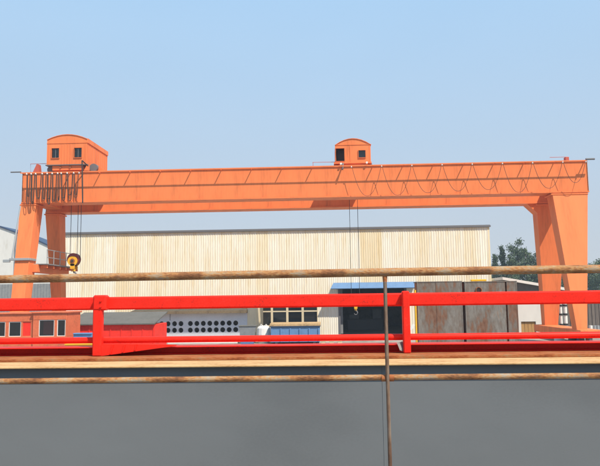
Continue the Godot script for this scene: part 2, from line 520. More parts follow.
# a square block with a round hole through it
func vent_block(s: float, r: float, d: float) -> Mesh:
	var st := begin()
	var n := 16
	var h := s / 2
	var ring := []; var edge := []
	for k in n:
		var a := TAU * k / n
		ring.append(Vector2(cos(a), sin(a)) * r)
		edge.append(Vector2(cos(a), sin(a)) * (h / max(absf(cos(a)), absf(sin(a)))))
	for k in n:
		var j := (k + 1) % n
		var a: Vector2 = ring[k]; var b: Vector2 = ring[j]; var c: Vector2 = edge[j]; var e: Vector2 = edge[k]
		face(st, [Vector3(a.x, a.y, 0), Vector3(b.x, b.y, 0), Vector3(c.x, c.y, 0), Vector3(e.x, e.y, 0)], Vector3(0, 0, -1))
		var m := (a + b) / 2
		face(st, [Vector3(a.x, a.y, 0), Vector3(b.x, b.y, 0), Vector3(b.x, b.y, -d), Vector3(a.x, a.y, -d)], Vector3(m.x * 3, m.y * 3, -d / 2))
		face(st, [Vector3(e.x, e.y, 0), Vector3(c.x, c.y, 0), Vector3(c.x, c.y, -d), Vector3(e.x, e.y, -d)], Vector3(0, 0, -d / 2))
	return st.commit()

func build_annex() -> void:
	var z := -50.0
	var t := thing("vented_annex", "low pale grey building with two rows of round black vent holes", "building")
	var x0 := P(136, 325, z).x
	var x1 := P(247.5, 325, z).x
	var top := P(195, 313.6, z).y
	var px := 6.47
	var s := P(203, 326.8, z).x - P(203 - px, 326.8, z).x
	var yc := P(195, 326.8, z).y
	var me := vent_block(s, s * 0.39, 0.22)
	var groups := [[155.0, 5], [190.2, 8]]
	var row_lo := yc - s; var row_hi := yc + s
	span("wall", Vector3(x0, 0, z - 0.2), Vector3(x1, row_lo, z), M.block, t)
	span("wall", Vector3(x0, row_hi, z - 0.2), Vector3(x1, top, z), M.block, t)
	var at := x0
	for g in groups:
		var gx: float = P(g[0], 326.8, z).x - s / 2
		span("wall", Vector3(at, row_lo, z - 0.2), Vector3(gx, row_hi, z), M.block, t)
		for r in 2:
			for c in g[1]:
				put("vent_block", me, M.block, t, Vector3(gx + (c + 0.5) * s, row_lo + (r + 0.5) * s, z + (0.004 if (c + r) % 3 == 0 else 0.0)))
		at = gx + g[1] * s
	span("wall", Vector3(at, row_lo, z - 0.2), Vector3(x1, row_hi, z), M.block, t)
	span("back_wall", Vector3(x0, 0, z - 5.6), Vector3(x1, top, z - 5.5), M.interior, t)
	span("side_wall", Vector3(x0 - 0.15, 0, z - 5.6), Vector3(x0, top, z), M.block, t)
	# cream end wall that steps out beside the grey one
	span("side_wall", Vector3(x1, 0, z - 5.6), Vector3(P(255.8, 325, z).x, P(250, 306.8, z).y, z + 0.05), M.ivory, t, 0.02)
	var rf := begin()
	add_hexa(rf, [Vector3(x0 - 0.3, top + 0.22, z + 0.5), Vector3(x1 - 0.02, top + 0.22, z + 0.5), Vector3(x1 - 0.02, top + 0.95, z - 5.7), Vector3(x0 - 0.3, top + 0.95, z - 5.7)],
		[Vector3(x0 - 0.3, top + 0.01, z + 0.5), Vector3(x1 - 0.02, top + 0.01, z + 0.5), Vector3(x1 - 0.02, top + 0.75, z - 5.7), Vector3(x0 - 0.3, top + 0.75, z - 5.7)])
	obj("roof", rf, M.roof_tan, t)
	span("joint_strip", Vector3(P(170, 318, z).x - 0.02, row_hi, z), Vector3(P(170, 318, z).x + 0.02, top, z + 0.012), M.gutter, t)

func build_right_building() -> void:
	var z := -54.5
	var t := thing("white_outbuilding", "small white outbuilding with slanting white roof edge beside the rusty plates", "building")
	var x0 := P(505, 300, z).x
	var x1 := P(566, 300, z).x
	var a := P(518, 282.2, z); var b := P(563, 290.2, z)
	var sl := (b.y - a.y) / (b.x - a.x)
	var y0 := a.y + sl * (x0 - a.x); var y1 := a.y + sl * (x1 - a.x)
	var mid := P(530, 299, z).y
	var st := begin()
	add_prism(st, [Vector2(x0, mid), Vector2(x1, mid), Vector2(x1, y1), Vector2(x0, y0)], z - 7.0, z - 0.06)
	obj("gable", st, M.roof_grey, t)
	var dx0 := P(521.5, 330, z).x; var dx1 := P(536.3, 330, z).x
	var dy := P(529, 321.5, z).y
	span("wall", Vector3(x0, 0, z - 7.0), Vector3(dx0, mid, z), M.white_wall, t)
	span("wall", Vector3(dx0, dy, z - 7.0), Vector3(dx1, mid, z), M.white_wall, t)
	span("wall", Vector3(dx1, 0, z - 7.0), Vector3(P(543.5, 330, z).x, mid, z), M.white_wall, t)
	span("wall", Vector3(P(543.5, 330, z).x, 0, z - 7.0), Vector3(x1, mid, z - 0.3), M.roof_grey, t)
	var dr := span("door", Vector3(dx0 + 0.02, 0.02, z - 0.2), Vector3(dx1 - 0.02, dy - 0.03, z - 0.14), M.wood, t)
	for i in 4:
		var w := (dx1 - dx0 - 0.04) / 4
		box("board", Vector3(dx0 + 0.02 + w * (i + 0.5), dy / 2, z - 0.125), Vector3(w - 0.02, dy - 0.12, 0.03), M.wood, dr, 0.006)
	var rf := begin()
	var o := Vector3(0, 0.22, 0)
	var c := [Vector3(x0 - 0.2, y0, z + 0.3), Vector3(x1 + 0.2, y1 - 0.03, z + 0.3), Vector3(x1 + 0.2, y1 - 0.03, z - 7.2), Vector3(x0 - 0.2, y0, z - 7.2)]
	add_hexa(rf, [c[0] + o, c[1] + o, c[2] + o, c[3] + o], c)
	obj("roof", rf, M.white, t)
	# dark sheet fence further right
	var fz := -60.0
	var f := thing("sheet_fence", "dark brown sheet metal fence beyond the crane's right leg", "fence")
	var fx0 := P(561, 318, fz).x
	var fh := P(594, 304, fz).y
	for i in 14:
		put("fence_sheet", ribbed_sheet(1.6, fh, 5, 0.05), M.fence, f, Vector3(fx0 + i * 1.62, 0, fz))
		box("fence_post", Vector3(fx0 + i * 1.62 - 0.01, fh / 2, fz - 0.07), Vector3(0.08, fh, 0.08), M.gutter, f)

# ------------------------------------------------------------------ the gantry crane
var zf := -45.0
var zr := -49.0
var top_y := 0.0
var low_y := 0.0
var gx0 := 0.0
var gx1 := 0.0
var crane: Node3D

func leg(parent: Node, t: Array, b: Array) -> MeshInstance3D:
	# t and b: [x from, x to, z front, z back, y]
	var st := begin()
	var c := func(q: Array): return [Vector3(q[0], q[4], q[2]), Vector3(q[1], q[4], q[2]), Vector3(q[1], q[4], q[3]), Vector3(q[0], q[4], q[3])]
	add_hexa(st, c.call(t), c.call(b))
	return obj("leg", st, M.orange, parent)

func girder(z: float, low_y: float, called_label: String) -> MeshInstance3D:
	var w := 1.15
	var g := span("girder", Vector3(gx0 + 0.05, low_y, z - w), Vector3(gx1 - 0.05, top_y - 0.03, z), M.orange, crane)
	g.set_meta("label", called_label)
	span("top_flange", Vector3(gx0, top_y - 0.03, z - w - 0.07), Vector3(gx1, top_y, z + 0.07), M.orange, g)
	span("bottom_flange", Vector3(gx0, low_y - 0.05, z - w - 0.1), Vector3(gx1, low_y + 0.04, z + 0.1), M.orange_pale, g)
	span("trolley_rail", Vector3(gx0 + 0.1, top_y, z - w / 2 - 0.05), Vector3(gx1 - 0.1, top_y + 0.09, z - w / 2 + 0.05), M.gutter, g)
	for x in [gx0 + 0.02, gx1 - 0.02]:
		span("end_plate", Vector3(x - 0.02, low_y, z - w - 0.03), Vector3(x + 0.02, top_y - 0.03, z + 0.03), M.rust_bar, g)
	return g

func build_crane() -> void:
	crane = thing("gantry_crane", "huge orange double girder gantry crane with four tapering legs", "crane")
	top_y = P(300, 167.4, zf).y
	low_y = P(300, 197.4, zf).y
	gx0 = P(22.0, 190, zf).x
	gx1 = P(588.2, 180, zf).x
	var front := girder(zf, low_y, "front orange box girder with cable brackets")
	girder(zr, low_y - 0.15, "rear orange box girder")
	var foot := 0.95
	var ly := low_y - 0.05
	# right legs: wide at the top, narrow at the foot
	var rt0 := P(552.6, 200, zf).x; var rt1 := P(588.0, 200, zf).x
	var rb0 := P(576.0, 335, zf + 1.7).x; var rb1 := P(586.2, 335, zf + 1.7).x
	leg(crane, [rt0, rt1, zf + 0.04, zf - 1.15, ly], [rb0, rb1, zf + 1.95, zf + 1.1, foot])
	var rr0 := P(545.6, 330, zr - 1.3).x; var rr1 := P(558.6, 330, zr - 1.3).x
	leg(crane, [rt0 + 0.2, rt1, zr, zr - 1.15, ly - 0.15], [rr0, rr1, zr - 1.3, zr - 2.1, foot])
	# left legs: slimmer
	var lt0 := P(20.8, 207, zf).x; var lt1 := P(36.0, 207, zf).x
	var lb0 := P(9.0, 335, zf + 1.7).x; var lb1 := P(22.0, 335, zf + 1.7).x
	var la := leg(crane, [lt0, lt1, zf + 0.04, zf - 1.15, ly], [lb0, lb1, zf + 1.95, zf + 1.05, foot])
	var lr0 := P(53.8, 310, zr - 1.3).x; var lr1 := P(62.0, 310, zr - 1.3).x
	leg(crane, [lt0, lt1, zr, zr - 1.15, ly - 0.15], [lr0, lr1, zr - 1.3, zr - 2.2, foot])
	# collar flange where each leg meets its girder
	for q in [[rt0 - 0.12, rt1 + 0.02, zf], [rt0 + 0.1, rt1 + 0.02, zr], [lt0 - 0.05, lt1 + 0.12, zf], [lt0 - 0.05, lt1 + 0.12, zr]]:
		span("leg_collar", Vector3(q[0], ly - (0.16 if q[2] == zf else 0.31), q[2] - 1.22), Vector3(q[1], ly - (0.06 if q[2] == zf else 0.21), q[2] + 0.11), M.orange_pale, crane, 0.02)
	# gusset in the inner corner of the rear right leg
	var gs := begin()
	add_prism(gs, [Vector2(rt0 - 0.5, ly - 0.15), Vector2(rt0 + 0.25, ly - 0.15), Vector2(rt0 + 0.36, ly - 1.0)], zr - 1.1, zr - 0.05)
	obj("gusset", gs, M.orange, crane)
	# end beams tie the two girders together
	for x in [gx0 + 0.75, gx1 - 0.95]:
		span("end_beam", Vector3(x - 0.6, low_y + 0.05, zr + 0.08), Vector3(x + 0.6, low_y + 1.4, zf - 1.23), M.orange, crane)
	# sill beams between the feet, wheels below
	for q in [[rb0 - 0.05, rr1 - 0.02, "r"], [minf(lb0, lr0) + 0.05, lb1 + 0.05, "l"]]:
		var s := span("sill_beam", Vector3(q[0], 0.42, zr - 2.8), Vector3(q[1], foot, zf + 2.6), M.orange, crane, 0.03)
		for wz in [zr - 2.4, zr - 1.1, zf + 0.9, zf + 2.2]:
			var st := begin()
			add_disc(st, Vector3((q[0] + q[1]) / 2, 0.34, wz), Vector3.RIGHT, 0.34, 0.2)
			var wh := obj("wheel", st, M.gutter, s)
			var hb := begin()
			add_disc(hb, Vector3((q[0] + q[1]) / 2, 0.34, wz), Vector3.RIGHT, 0.12, 0.26, 12)
			obj("hub", hb, M.rust_bar, wh)
	# tie beam with a railed walkway half way up the left legs
	var ty := P(33, 264.3, zf + 0.5).y
	var tx0 := P(21, 264, zf + 0.8).x; var tx1 := P(32.5, 264, zf + 0.8).x
	var tie := span("tie_beam", Vector3(tx0 + 0.25, ty - 0.55, zr - 1.2), Vector3(tx1 + 0.15, ty, zf + 0.4), M.orange, crane, 0.02)
	span("walkway", Vector3(tx0 - 0.3, ty, zr - 1.5), Vector3(tx1 + 0.75, ty + 0.06, zf + 0.2), M.steel_grey, tie)
	var rx := tx1 + 0.72
	for k in 6:
		var pz := lerpf(zf + 0.1, zr - 1.4, k / 5.0)
		bar("railing_post", [Vector3(rx, ty + 0.05, pz), Vector3(rx, ty + 1.05, pz)], 0.03, M.galvanised, tie, 6)
		box("bracket", Vector3(tx1 + 0.42, ty - 0.14, pz - 0.2), Vector3(0.5, 0.2, 0.14), M.orange_pale, tie)
	for y in [0.5, 1.05]:
		bar("railing_rail", [Vector3(rx, ty + y, zf + 0.15), Vector3(rx, ty + y, zr - 1.45)], 0.028, M.galvanised, tie, 6)
	# galvanised band round the near left leg, with a stub arm
	var by := P(22, 259.3, zf + 0.95).y
	var bx0 := P(11.6, 259, zf + 0.95).x; var bx1 := P(27.5, 259, zf + 0.95).x
	var bd := begin()
	add_box(bd, Vector3((bx0 + bx1) / 2, by, zf + 0.97), Vector3(bx1 - bx0 + 0.3, 0.17, 0.16), 0.02)
	add_box(bd, Vector3(bx1 + 0.12, by, zf + 0.45), Vector3(0.12, 0.17, 0.9), 0.02)
	add_box(bd, Vector3(bx0 - 0.35, by - 0.1, zf + 0.97), Vector3(0.5, 0.2, 0.14), 0.02)
	obj("leg_band", bd, M.galvanised, la)
	bar("conduit", [P(20.4, 206, zf + 0.1), P(11.9, 258, zf + 1.0)], 0.05, M.galvanised, la, 6)
	# brackets that hold the cable track out from the front girder
	var tz := zf + 0.56
	for k in 18:
		var x := P(70.0 + 30.25 * k, 170, zf).x
		if x > gx1 - 0.2: break
		var st := begin()
		add_box(st, Vector3(x, top_y - 0.09, zf + 0.29), Vector3(0.05, 0.05, 0.5), 0.0)
		obj("cable_bracket", st, M.orange, front)
	span("cable_track", Vector3(gx0 + 0.1, top_y - 0.11, tz - 0.022), Vector3(gx1 - 0.25, top_y - 0.04, tz + 0.022), M.orange, front)
	# end stops and small arms
	var es := begin()
	var e := P(36, 174, zf - 0.5)
	add_prism(es, [Vector2(e.x - 0.25, top_y), Vector2(e.x + 0.3, top_y), Vector2(e.x + 0.2, top_y + 0.75), Vector2(e.x + 0.08, top_y + 0.75)], zf - 0.8, zf - 0.35)
	obj("end_stop", es, M.faded_red, front)
	var e2 := P(566.8, 160, zf - 0.5)
	span("end_stop", Vector3(e2.x - 0.12, top_y, zf - 0.75), Vector3(e2.x + 0.14, top_y + 0.42, zf - 0.4), M.faded_red, front, 0.02)
	bar("guard_rail", [P(30.5, 174.5, zf - 1.0), P(30.5, 164, zf - 1.0), P(46.5, 163.6, zf - 1.0)], 0.02, M.faded_red, front, 6)
	bar("guard_rail", [Vector3(P(553, 160, zf).x, top_y + 0.45, zf - 0.6), Vector3(P(571, 160, zf).x, top_y + 0.45, zf - 0.6), Vector3(P(571, 160, zf).x, top_y, zf - 0.6)], 0.018, M.faded_red, front, 6)
	bar("track_stub", [Vector3(gx0 - 0.6, top_y, tz), Vector3(gx0 + 0.15, top_y, tz)], 0.05, M.gutter, front, 6)
	bar("track_stub", [Vector3(gx1 - 0.3, top_y + 0.02, tz), Vector3(gx1 + 0.3, top_y + 0.02, tz)], 0.07, M.gutter, front, 6)

func loop_points(a: Vector3, b: Vector3, drop: float, n := 18, steep := 2.2) -> Array:
	var pts := []
	for i in n + 1:
		var u := float(i) / n
		var s := 1.0 - pow(absf(2.0 * u - 1.0), steep)
		pts.append(a.lerp(b, u) + Vector3(0, -drop * s, 0))
	return pts

func build_festoons() -> void:
	var tz := zf + 0.56
	var y := top_y - 0.11
	var t := thing("festoon_cable", "thin looping power cable hung in swags along the right half of girder", "cable")
	var xs := []
	var px := 351.5
	while px < 588.0:
		xs.append(P(px, 170, tz).x)
		px += 30.25
	xs.append(gx1 - 0.3)
	for i in xs.size():
		var st := begin()
		add_box(st, Vector3(xs[i], y - 0.05, tz), Vector3(0.07, 0.1, 0.08), 0.015)
		obj("hanger", st, M.white, t)
		if i + 1 < xs.size():
			var d := rng.randf_range(1.75, 2.05)
			if xs[i + 1] - xs[i] < 1.6: d = 1.4
			bar("loop", loop_points(Vector3(xs[i] + 0.05, y - 0.1, tz), Vector3(xs[i + 1] - 0.05, y - 0.1, tz), d), 0.017, M.cable, t, 6)
	# bunched festoon of the other trolley at the left end
	var u := thing("bunched_festoon_cable", "dark bundled power cables hanging down the left end of the girder", "cable")
	var hang := [26.5, 31.0, 35.5, 42.0, 47.0, 52.0, 57.5, 61.0, 67.0, 73.5, 79.0]
	for i in hang.size():
		var x: float = P(hang[i], 178, tz).x
		var st := begin()
		add_box(st, Vector3(x, y - 0.05, tz), Vector3(0.09, 0.12, 0.1), 0.02)
		obj("hanger", st, M.white, u)
		if i + 1 < hang.size():
			var x2: float = P(hang[i + 1], 178, tz).x
			for k in 2:
				var d := rng.randf_range(1.5, 2.2)
				bar("loop", loop_points(Vector3(x + 0.04, y - 0.1, tz + 0.05 - 0.1 * k), Vector3(x2 - 0.04 - 0.06 * k, y - 0.1, tz + 0.05 - 0.1 * k), d, 26, 5.0), rng.randf_range(0.022, 0.034), M.cable_dark if (i + k) % 3 else M.cable, u, 6)
	var pole := thing("tow_pole", "thin dark upright pole hanging from the left trolley past the girder", "pole")
	var pa := P(82.0, 160.5, tz + 0.25); var pb := P(82.6, 203, tz + 0.25)
	bar("pole", [pa, pb], 0.05, M.cable_dark, pole)
	bar("arm", [pa, P(88, 166, zf + 0.1)], 0.04, M.cable_dark, pole)

# a hut with a shallow curved roof; front wall at z, openings are cut as darker parts set in frames
func trolley_hut(t: Node3D, x0: float, x1: float, y0: float, ye: float, yp: float, z: float, depth: float, cap: float, ribs: Array, holes: Array) -> void:
	var n := 8
	var arc := []
	for i in n + 1:
		var u := float(i) / n
		arc.append(Vector2(lerpf(x0, x1, u), ye + (yp - ye) * (1.0 - pow(absf(2 * u - 1), 2.0))))
	var outline := [Vector2(x1, y0), Vector2(x0, y0)]
	outline.append_array(arc)
	var inner := []
	var cx := (x0 + x1) / 2.0
	for p in outline: inner.append(Vector2(cx + (p.x - cx) * (1.0 - 0.12 / (x1 - x0)), p.y + (0.05 if p.y < y0 + 0.01 else -0.05)))
	var wall := CSGCombiner3D.new()
	wall.name = "hut_wall"
	t.add_child(wall, true)
	for q in [[outline, 0.0, depth], [inner, 0.06, depth - 0.12]]:
		var poly := CSGPolygon3D.new()
		poly.polygon = PackedVector2Array(q[0])
		poly.depth = q[2]
		poly.position.z = z - q[1]
		poly.material = M.orange
		if q[1] > 0.0: poly.operation = CSGShape3D.OPERATION_SUBTRACTION
		wall.add_child(poly)
	for q in holes:
		var cut := CSGBox3D.new()
		cut.size = Vector3(absf(q[1].x - q[0].x), absf(q[1].y - q[0].y), 0.5)
		cut.position = (q[0] + q[1]) / 2.0
		cut.material = M.orange
		cut.operation = CSGShape3D.OPERATION_SUBTRACTION
		wall.add_child(cut)
	# vertical ribs on the front and the side
	for u in ribs:
		var x := lerpf(x0, x1, u)
		span("rib", Vector3(x - 0.012, y0 + 0.05, z), Vector3(x + 0.012, ye - cap - 0.04, z + 0.02), M.orange, wall)
	for i in 10:
		var zz := lerpf(z - 0.2, z - depth + 0.2, i / 9.0)
		span("rib", Vector3(x1, y0 + 0.05, zz - 0.015), Vector3(x1 + 0.025, ye - cap - 0.04, zz + 0.015), M.orange, wall)
	var rf := begin()
	for i in n:
		var a: Vector2 = arc[i]; var b: Vector2 = arc[i + 1]
		add_hexa(rf, [Vector3(a.x, a.y + 0.035, z + 0.05), Vector3(b.x, b.y + 0.035, z + 0.05), Vector3(b.x, b.y + 0.035, z - depth - 0.05), Vector3(a.x, a.y + 0.035, z - depth - 0.05)], [Vector3(a.x, a.y, z + 0.05), Vector3(b.x, b.y, z + 0.05), Vector3(b.x, b.y, z - depth - 0.05), Vector3(a.x, a.y, z - depth - 0.05)])
	var roof := obj("roof", rf, M.orange, t)
	span("fascia", Vector3(x0 - 0.02, ye - cap, z), Vector3(x1 + 0.04, ye - cap + 0.04, z + 0.03), M.orange, roof)
	span("fascia", Vector3(x1, ye - cap, z - depth), Vector3(x1 + 0.06, ye + 0.05, z - 0.003), M.orange_pale, roof)

func hut_window(t: Node3D, a: Vector3, b: Vector3, glass: bool, barred := true) -> void:
	var lo := Vector3(min(a.x, b.x), min(a.y, b.y), a.z)
	var hi := Vector3(max(a.x, b.x), max(a.y, b.y), a.z)
	var st := begin()
	var w := 0.025
	add_box(st, Vector3((lo.x + hi.x) / 2, hi.y + w / 2, lo.z + 0.03), Vector3(hi.x - lo.x + 2 * w, w, 0.08))
	add_box(st, Vector3((lo.x + hi.x) / 2, lo.y - w / 2, lo.z + 0.03), Vector3(hi.x - lo.x + 2 * w, w, 0.08))
	for x in [lo.x - w / 2, hi.x + w / 2]:
		add_box(st, Vector3(x, (lo.y + hi.y) / 2, lo.z + 0.03), Vector3(w, hi.y - lo.y, 0.08))
	var f := obj("window" if glass else "doorway", st, M.orange, t)
	if glass:
		span("pane", lo + Vector3(0, 0, -0.035), hi + Vector3(0, 0, -0.025), M.glass, f)
		if barred: span("mullion", Vector3((lo.x + hi.x) / 2 - 0.02, lo.y, lo.z - 0.02), Vector3((lo.x + hi.x) / 2 + 0.02, hi.y, lo.z + 0.01), M.gutter, f)

func build_trolleys() -> void:
	var z := zf - 0.2
	# left trolley with a long hut
	var t := thing("hoist_trolley", "orange trolley with long curved roof hut and two windows on left end of girder", "crane trolley", "hoist trolleys on the gantry")
	var x0 := P(46.8, 152, z).x; var x1 := P(87.0, 152, z).x
	var y0 := P(66, 164.6, z).y
	trolley_hut(t, x0, x1, y0, P(66, 139.6, z).y, P(66, 134.8, z).y, z, 4.3, 0.28, [0.04, 0.37, 0.44, 0.51, 0.58, 0.93, 0.97], [[P(51.6, 158.2, z), P(59.4, 148.3, z)], [P(74.2, 157.6, z), P(82.0, 147.8, z)]])
	hut_window(t, P(51.6, 158.2, z), P(59.4, 148.3, z), true)
	hut_window(t, P(74.2, 157.6, z), P(82.0, 147.8, z), true)
	var fx0 := P(52, 168, z).x; var fx1 := P(82, 168, z).x
	span("floor_plate", Vector3(x0 - 0.05, y0 - 0.06, z - 4.4), Vector3(x1 + 0.05, y0, z + 0.1), M.gutter, t)
	var fr := span("frame", Vector3(fx0, top_y + 0.22, z - 4.3), Vector3(fx1, y0 - 0.06, z - 0.02), M.orange, t, 0.02)
	for px in [60.5, 70.0]:
		var b := begin()
		add_disc(b, Vector3(P(px, 168, z).x, (top_y + y0) / 2 + 0.12, z), Vector3.BACK, 0.08, 0.08, 12)
		obj("bolt", b, M.rust_bar, fr)
	for wx in [x0 + 0.18, x1 + 0.15]:
		for wz in [zf - 0.575, zr - 0.575]:
			var b := begin()
			add_disc(b, Vector3(wx, top_y + 0.09 + 0.26, wz), Vector3.BACK, 0.26, 0.16)
			obj("wheel", b, M.gutter, t)
	var dr := begin()
	add_disc(dr, Vector3(P(92, 169, z).x, top_y + 0.42, z - 0.5), Vector3.BACK, 0.3, 0.5, 16)
	obj("motor", dr, M.gutter, t)
	for q in [[84.0, 89.5, 0.05], [95.0, 104.0, -0.5]]:
		var gd := begin()
		var ga := P(q[0], 170, z).x; var gb := P(q[1], 168, z).x
		add_prism(gd, [Vector2(ga, top_y + 0.15), Vector2(gb, top_y + 0.15), Vector2(gb if q[2] > 0.0 else ga + 0.15, y0 - 0.08), Vector2(gb - 0.2 if q[2] > 0.0 else ga, y0 - 0.08)], z + q[2] - 0.06, z + q[2])
		obj("guard_plate", gd, M.orange, t)
	span("side_frame", Vector3(fx1, top_y + 0.2, z - 4.2), Vector3(P(99, 170, z).x, top_y + 0.32, z - 0.8), M.gutter, t)
	box("added_dark_block", Vector3((x0 + x1) / 2, y0 + 0.7, z - 2.0), Vector3(2.0, 1.2, 1.6), M.gutter, t, 0.2)  # added dark block standing in for shade behind the hut windows
	# small trolley near the middle of the girder
	var s := thing("hoist_trolley", "small orange trolley hut with open dark doorway, midway along the girder", "crane trolley", "hoist trolleys on the gantry")
	var a0 := P(335.2, 155, z).x; var a1 := P(370.6, 155, z).x
	var b0 := P(353, 162.2, z).y
	trolley_hut(s, a0, a1, b0, P(353, 145.0, z).y, P(353, 138.8, z).y, z, 2.4, 0.0, [0.42, 0.97], [[P(335.9, 161.4, z), P(344.3, 148.4, z)], [P(358.6, 157.7, z), P(365.4, 150.3, z)]])
	hut_window(s, P(335.9, 161.4, z), P(344.3, 148.4, z), false)
	hut_window(s, P(358.6, 157.7, z), P(365.4, 150.3, z), true, false)
	box("added_dark_box", Vector3((a0 + a1) / 2, b0 + 0.62, z - 1.75), Vector3(a1 - a0 - 0.3, 1.1, 0.7), M.gutter, s, 0.03)  # added dark box, so the hut looks deeply shaded through the doorway
	span("platform", Vector3(a0 - 0.1, b0 - 0.1, z - 5.0), Vector3(a1 + 0.05, b0, z + 0.12), M.orange, s)
	span("frame", Vector3(a0 + 0.25, top_y + 0.15, z - 4.9), Vector3(a1 - 0.2, b0 - 0.1, z + 0.02), M.orange, s)
	for wx in [a0 + 0.05, a1 - 0.02]:
		for wz in [zf - 0.575, zr - 0.575]:
			var b := begin()
			add_disc(b, Vector3(wx, top_y + 0.09 + 0.13, wz), Vector3.BACK, 0.13, 0.16)
			obj("wheel", b, M.gutter, s)
	for q in [P(341, 164, z + 0.3), P(366.8, 162.8, z + 0.3)]:
		var b := begin()
		add_disc(b, q, Vector3.BACK, 0.075, 0.25, 12)
		add_tube(b, [q - Vector3(0, 0, 0.45), q], 0.04, 6)
		obj("floodlight", b, M.white, s)
	bar("guard_rail", [P(312.5, 162.4, z - 0.3), P(335.5, 162.0, z - 0.3)], 0.018, M.faded_red, s, 6)
	bar("guard_rail", [P(313, 162.4, z - 0.3), Vector3(P(313, 162.4, z - 0.3).x, top_y, z - 0.3)], 0.018, M.faded_red, s, 6)
	bar("tow_arm", [P(343, 163.5, z + 0.2), P(342.5, 169.5, zf + 0.5)], 0.06, M.gutter, s, 6)

func hook_assembly(t: Node3D, c: Vector3, r: float, ropes: Array, rope_top: float) -> void:
	for x in ropes:
		bar("wire_rope", [Vector3(x, rope_top, c.z), Vector3(x, c.y + r * 0.3, c.z)], 0.02, M.cable_dark, t, 6)
	var sh := begin()
	for o in [-0.16, 0.0, 0.16]:
		add_disc(sh, c + Vector3(0, r * 0.18, o), Vector3.BACK, r, 0.1, 24)
	obj("sheave", sh, M.sheave, t)
	for o in [-0.27, 0.27]:
		var pl := begin()
		add_disc(pl, c + Vector3(0, -r * 0.12, o), Vector3.BACK, r * 0.8, 0.05, 24)
		add_box(pl, c + Vector3(0, -r * 0.98, o), Vector3(r * 0.75, r * 0.85, 0.05), 0.01)
		var sp := obj("side_plate", pl, M.yellow, t)
		var hb := begin()
		add_disc(hb, c + Vector3(0, -r * 0.1, o), Vector3.BACK, r * 0.4, 0.12, 20)
		obj("hub", hb, M.rust_bar, sp)
		var ax := begin()
		add_disc(ax, c + Vector3(0, -r * 0.1, o), Vector3.BACK, r * 0.2, 0.2, 14)
		obj("axle", ax, M.cable_dark, sp)
	var nut := begin()
	add_tube(nut, [c + Vector3(0, -r * 1.4, 0), c + Vector3(0, -r * 1.75, 0)], r * 0.28, 12)
	obj("swivel", nut, M.yellow, t)
	var hk := []
	for i in 15:
		var a := lerpf(PI * 0.5, -PI * 0.95, i / 14.0)
		hk.append(c + Vector3(cos(a) * r * 0.42, -r * 2.35 + sin(a) * r * 0.45, 0))
	var h := begin()
	add_tube(h, [c + Vector3(0, -r * 1.7, 0), hk[0]], r * 0.13, 10)
	add_tube(h, hk, r * 0.16, 10, r * 0.07)
	obj("hook", h, M.gutter, t)

func build_hooks() -> void:
	var z := -47.2
	var t := thing("hook_block", "yellow hook block with red sheave hanging by the left crane legs", "hook", "hook blocks hanging from the crane")
	var c := P(73.9, 260.5, z)
	hook_assembly(t, c, 0.46, [P(70.5, 240, z).x, P(77.4, 240, z).x, P(80.5, 240, z).x], top_y + 0.3)
	var u := thing("hook_block", "yellow hook block hanging in front of the dark warehouse doorway", "hook", "hook blocks hanging from the crane")
	hook_assembly(u, P(355.6, 303.0, z), 0.3, [P(350.6, 260, z).x, P(358.8, 260, z).x], top_y + 0.2)

# ------------------------------------------------------------------ things standing in the yard
func cabin(t: Node3D, x0: float, x1: float, z: float, h: float, depth: float, panes: Array, sill: float, head: float) -> void:
	# corner posts and window posts
	span("lower_wall", Vector3(x0, 0.1, z - depth), Vector3(x1, sill, z), M.salmon, t, 0.02)
	span("head_beam", Vector3(x0, head, z - 0.12), Vector3(x1, h, z), M.salmon, t, 0.02)
	span("head_beam", Vector3(x0, head, z - depth), Vector3(x1, h, z - depth + 0.1), M.salmon, t, 0.02)
	span("roof", Vector3(x0 - 0.08, h, z - depth - 0.08), Vector3(x1 + 0.08, h + 0.1, z + 0.08), M.salmon, t, 0.02)
	span("skid", Vector3(x0 + 0.1, 0, z - depth + 0.1), Vector3(x1 - 0.1, 0.1, z - 0.1), M.gutter, t)
	var edges := [x0]
	for p in panes: edges.append_array([p[0], p[1]])
	edges.append(x1)
	for i in range(0, edges.size(), 2):
		for zz in [z - 0.06, z - depth + 0.05]:
			span("window_post", Vector3(edges[i], sill, zz - 0.05), Vector3(edges[i + 1], head, zz + 0.05), M.salmon, t, 0.01)
	for p in panes:
		var st := begin()
		var w := 0.035
		for x in [p[0] + w / 2, p[1] - w / 2]:
			add_box(st, Vector3(x, (sill + head) / 2, z - 0.06), Vector3(w, head - sill, 0.06))
		for y in [sill + w / 2, head - w / 2]:
			add_box(st, Vector3((p[0] + p[1]) / 2, y, z - 0.06), Vector3(p[1] - p[0] - 2 * w, w, 0.06))
		var f := obj("window", st, M.white if p[2] != 1 else M.salmon, t)
		span("pane", Vector3(p[0] + w, sill + w, z - 0.065), Vector3(p[1] - w, head - w, z - 0.055), M.red_dull if p[2] == 1 else M.glass, f)
	for x in [x0 + 0.03, x1 - 0.03]:
		span("side_panel", Vector3(x - 0.03, sill, z - depth + 0.14), Vector3(x + 0.03, h, z - 0.13), M.salmon, t)
	span("back_panel", Vector3(x0 + 0.07, sill, z - depth + 0.1), Vector3(x1 - 0.07, head, z - depth + 0.13), M.roof_grey if panes.size() != 2 else M.rust_bar, t)

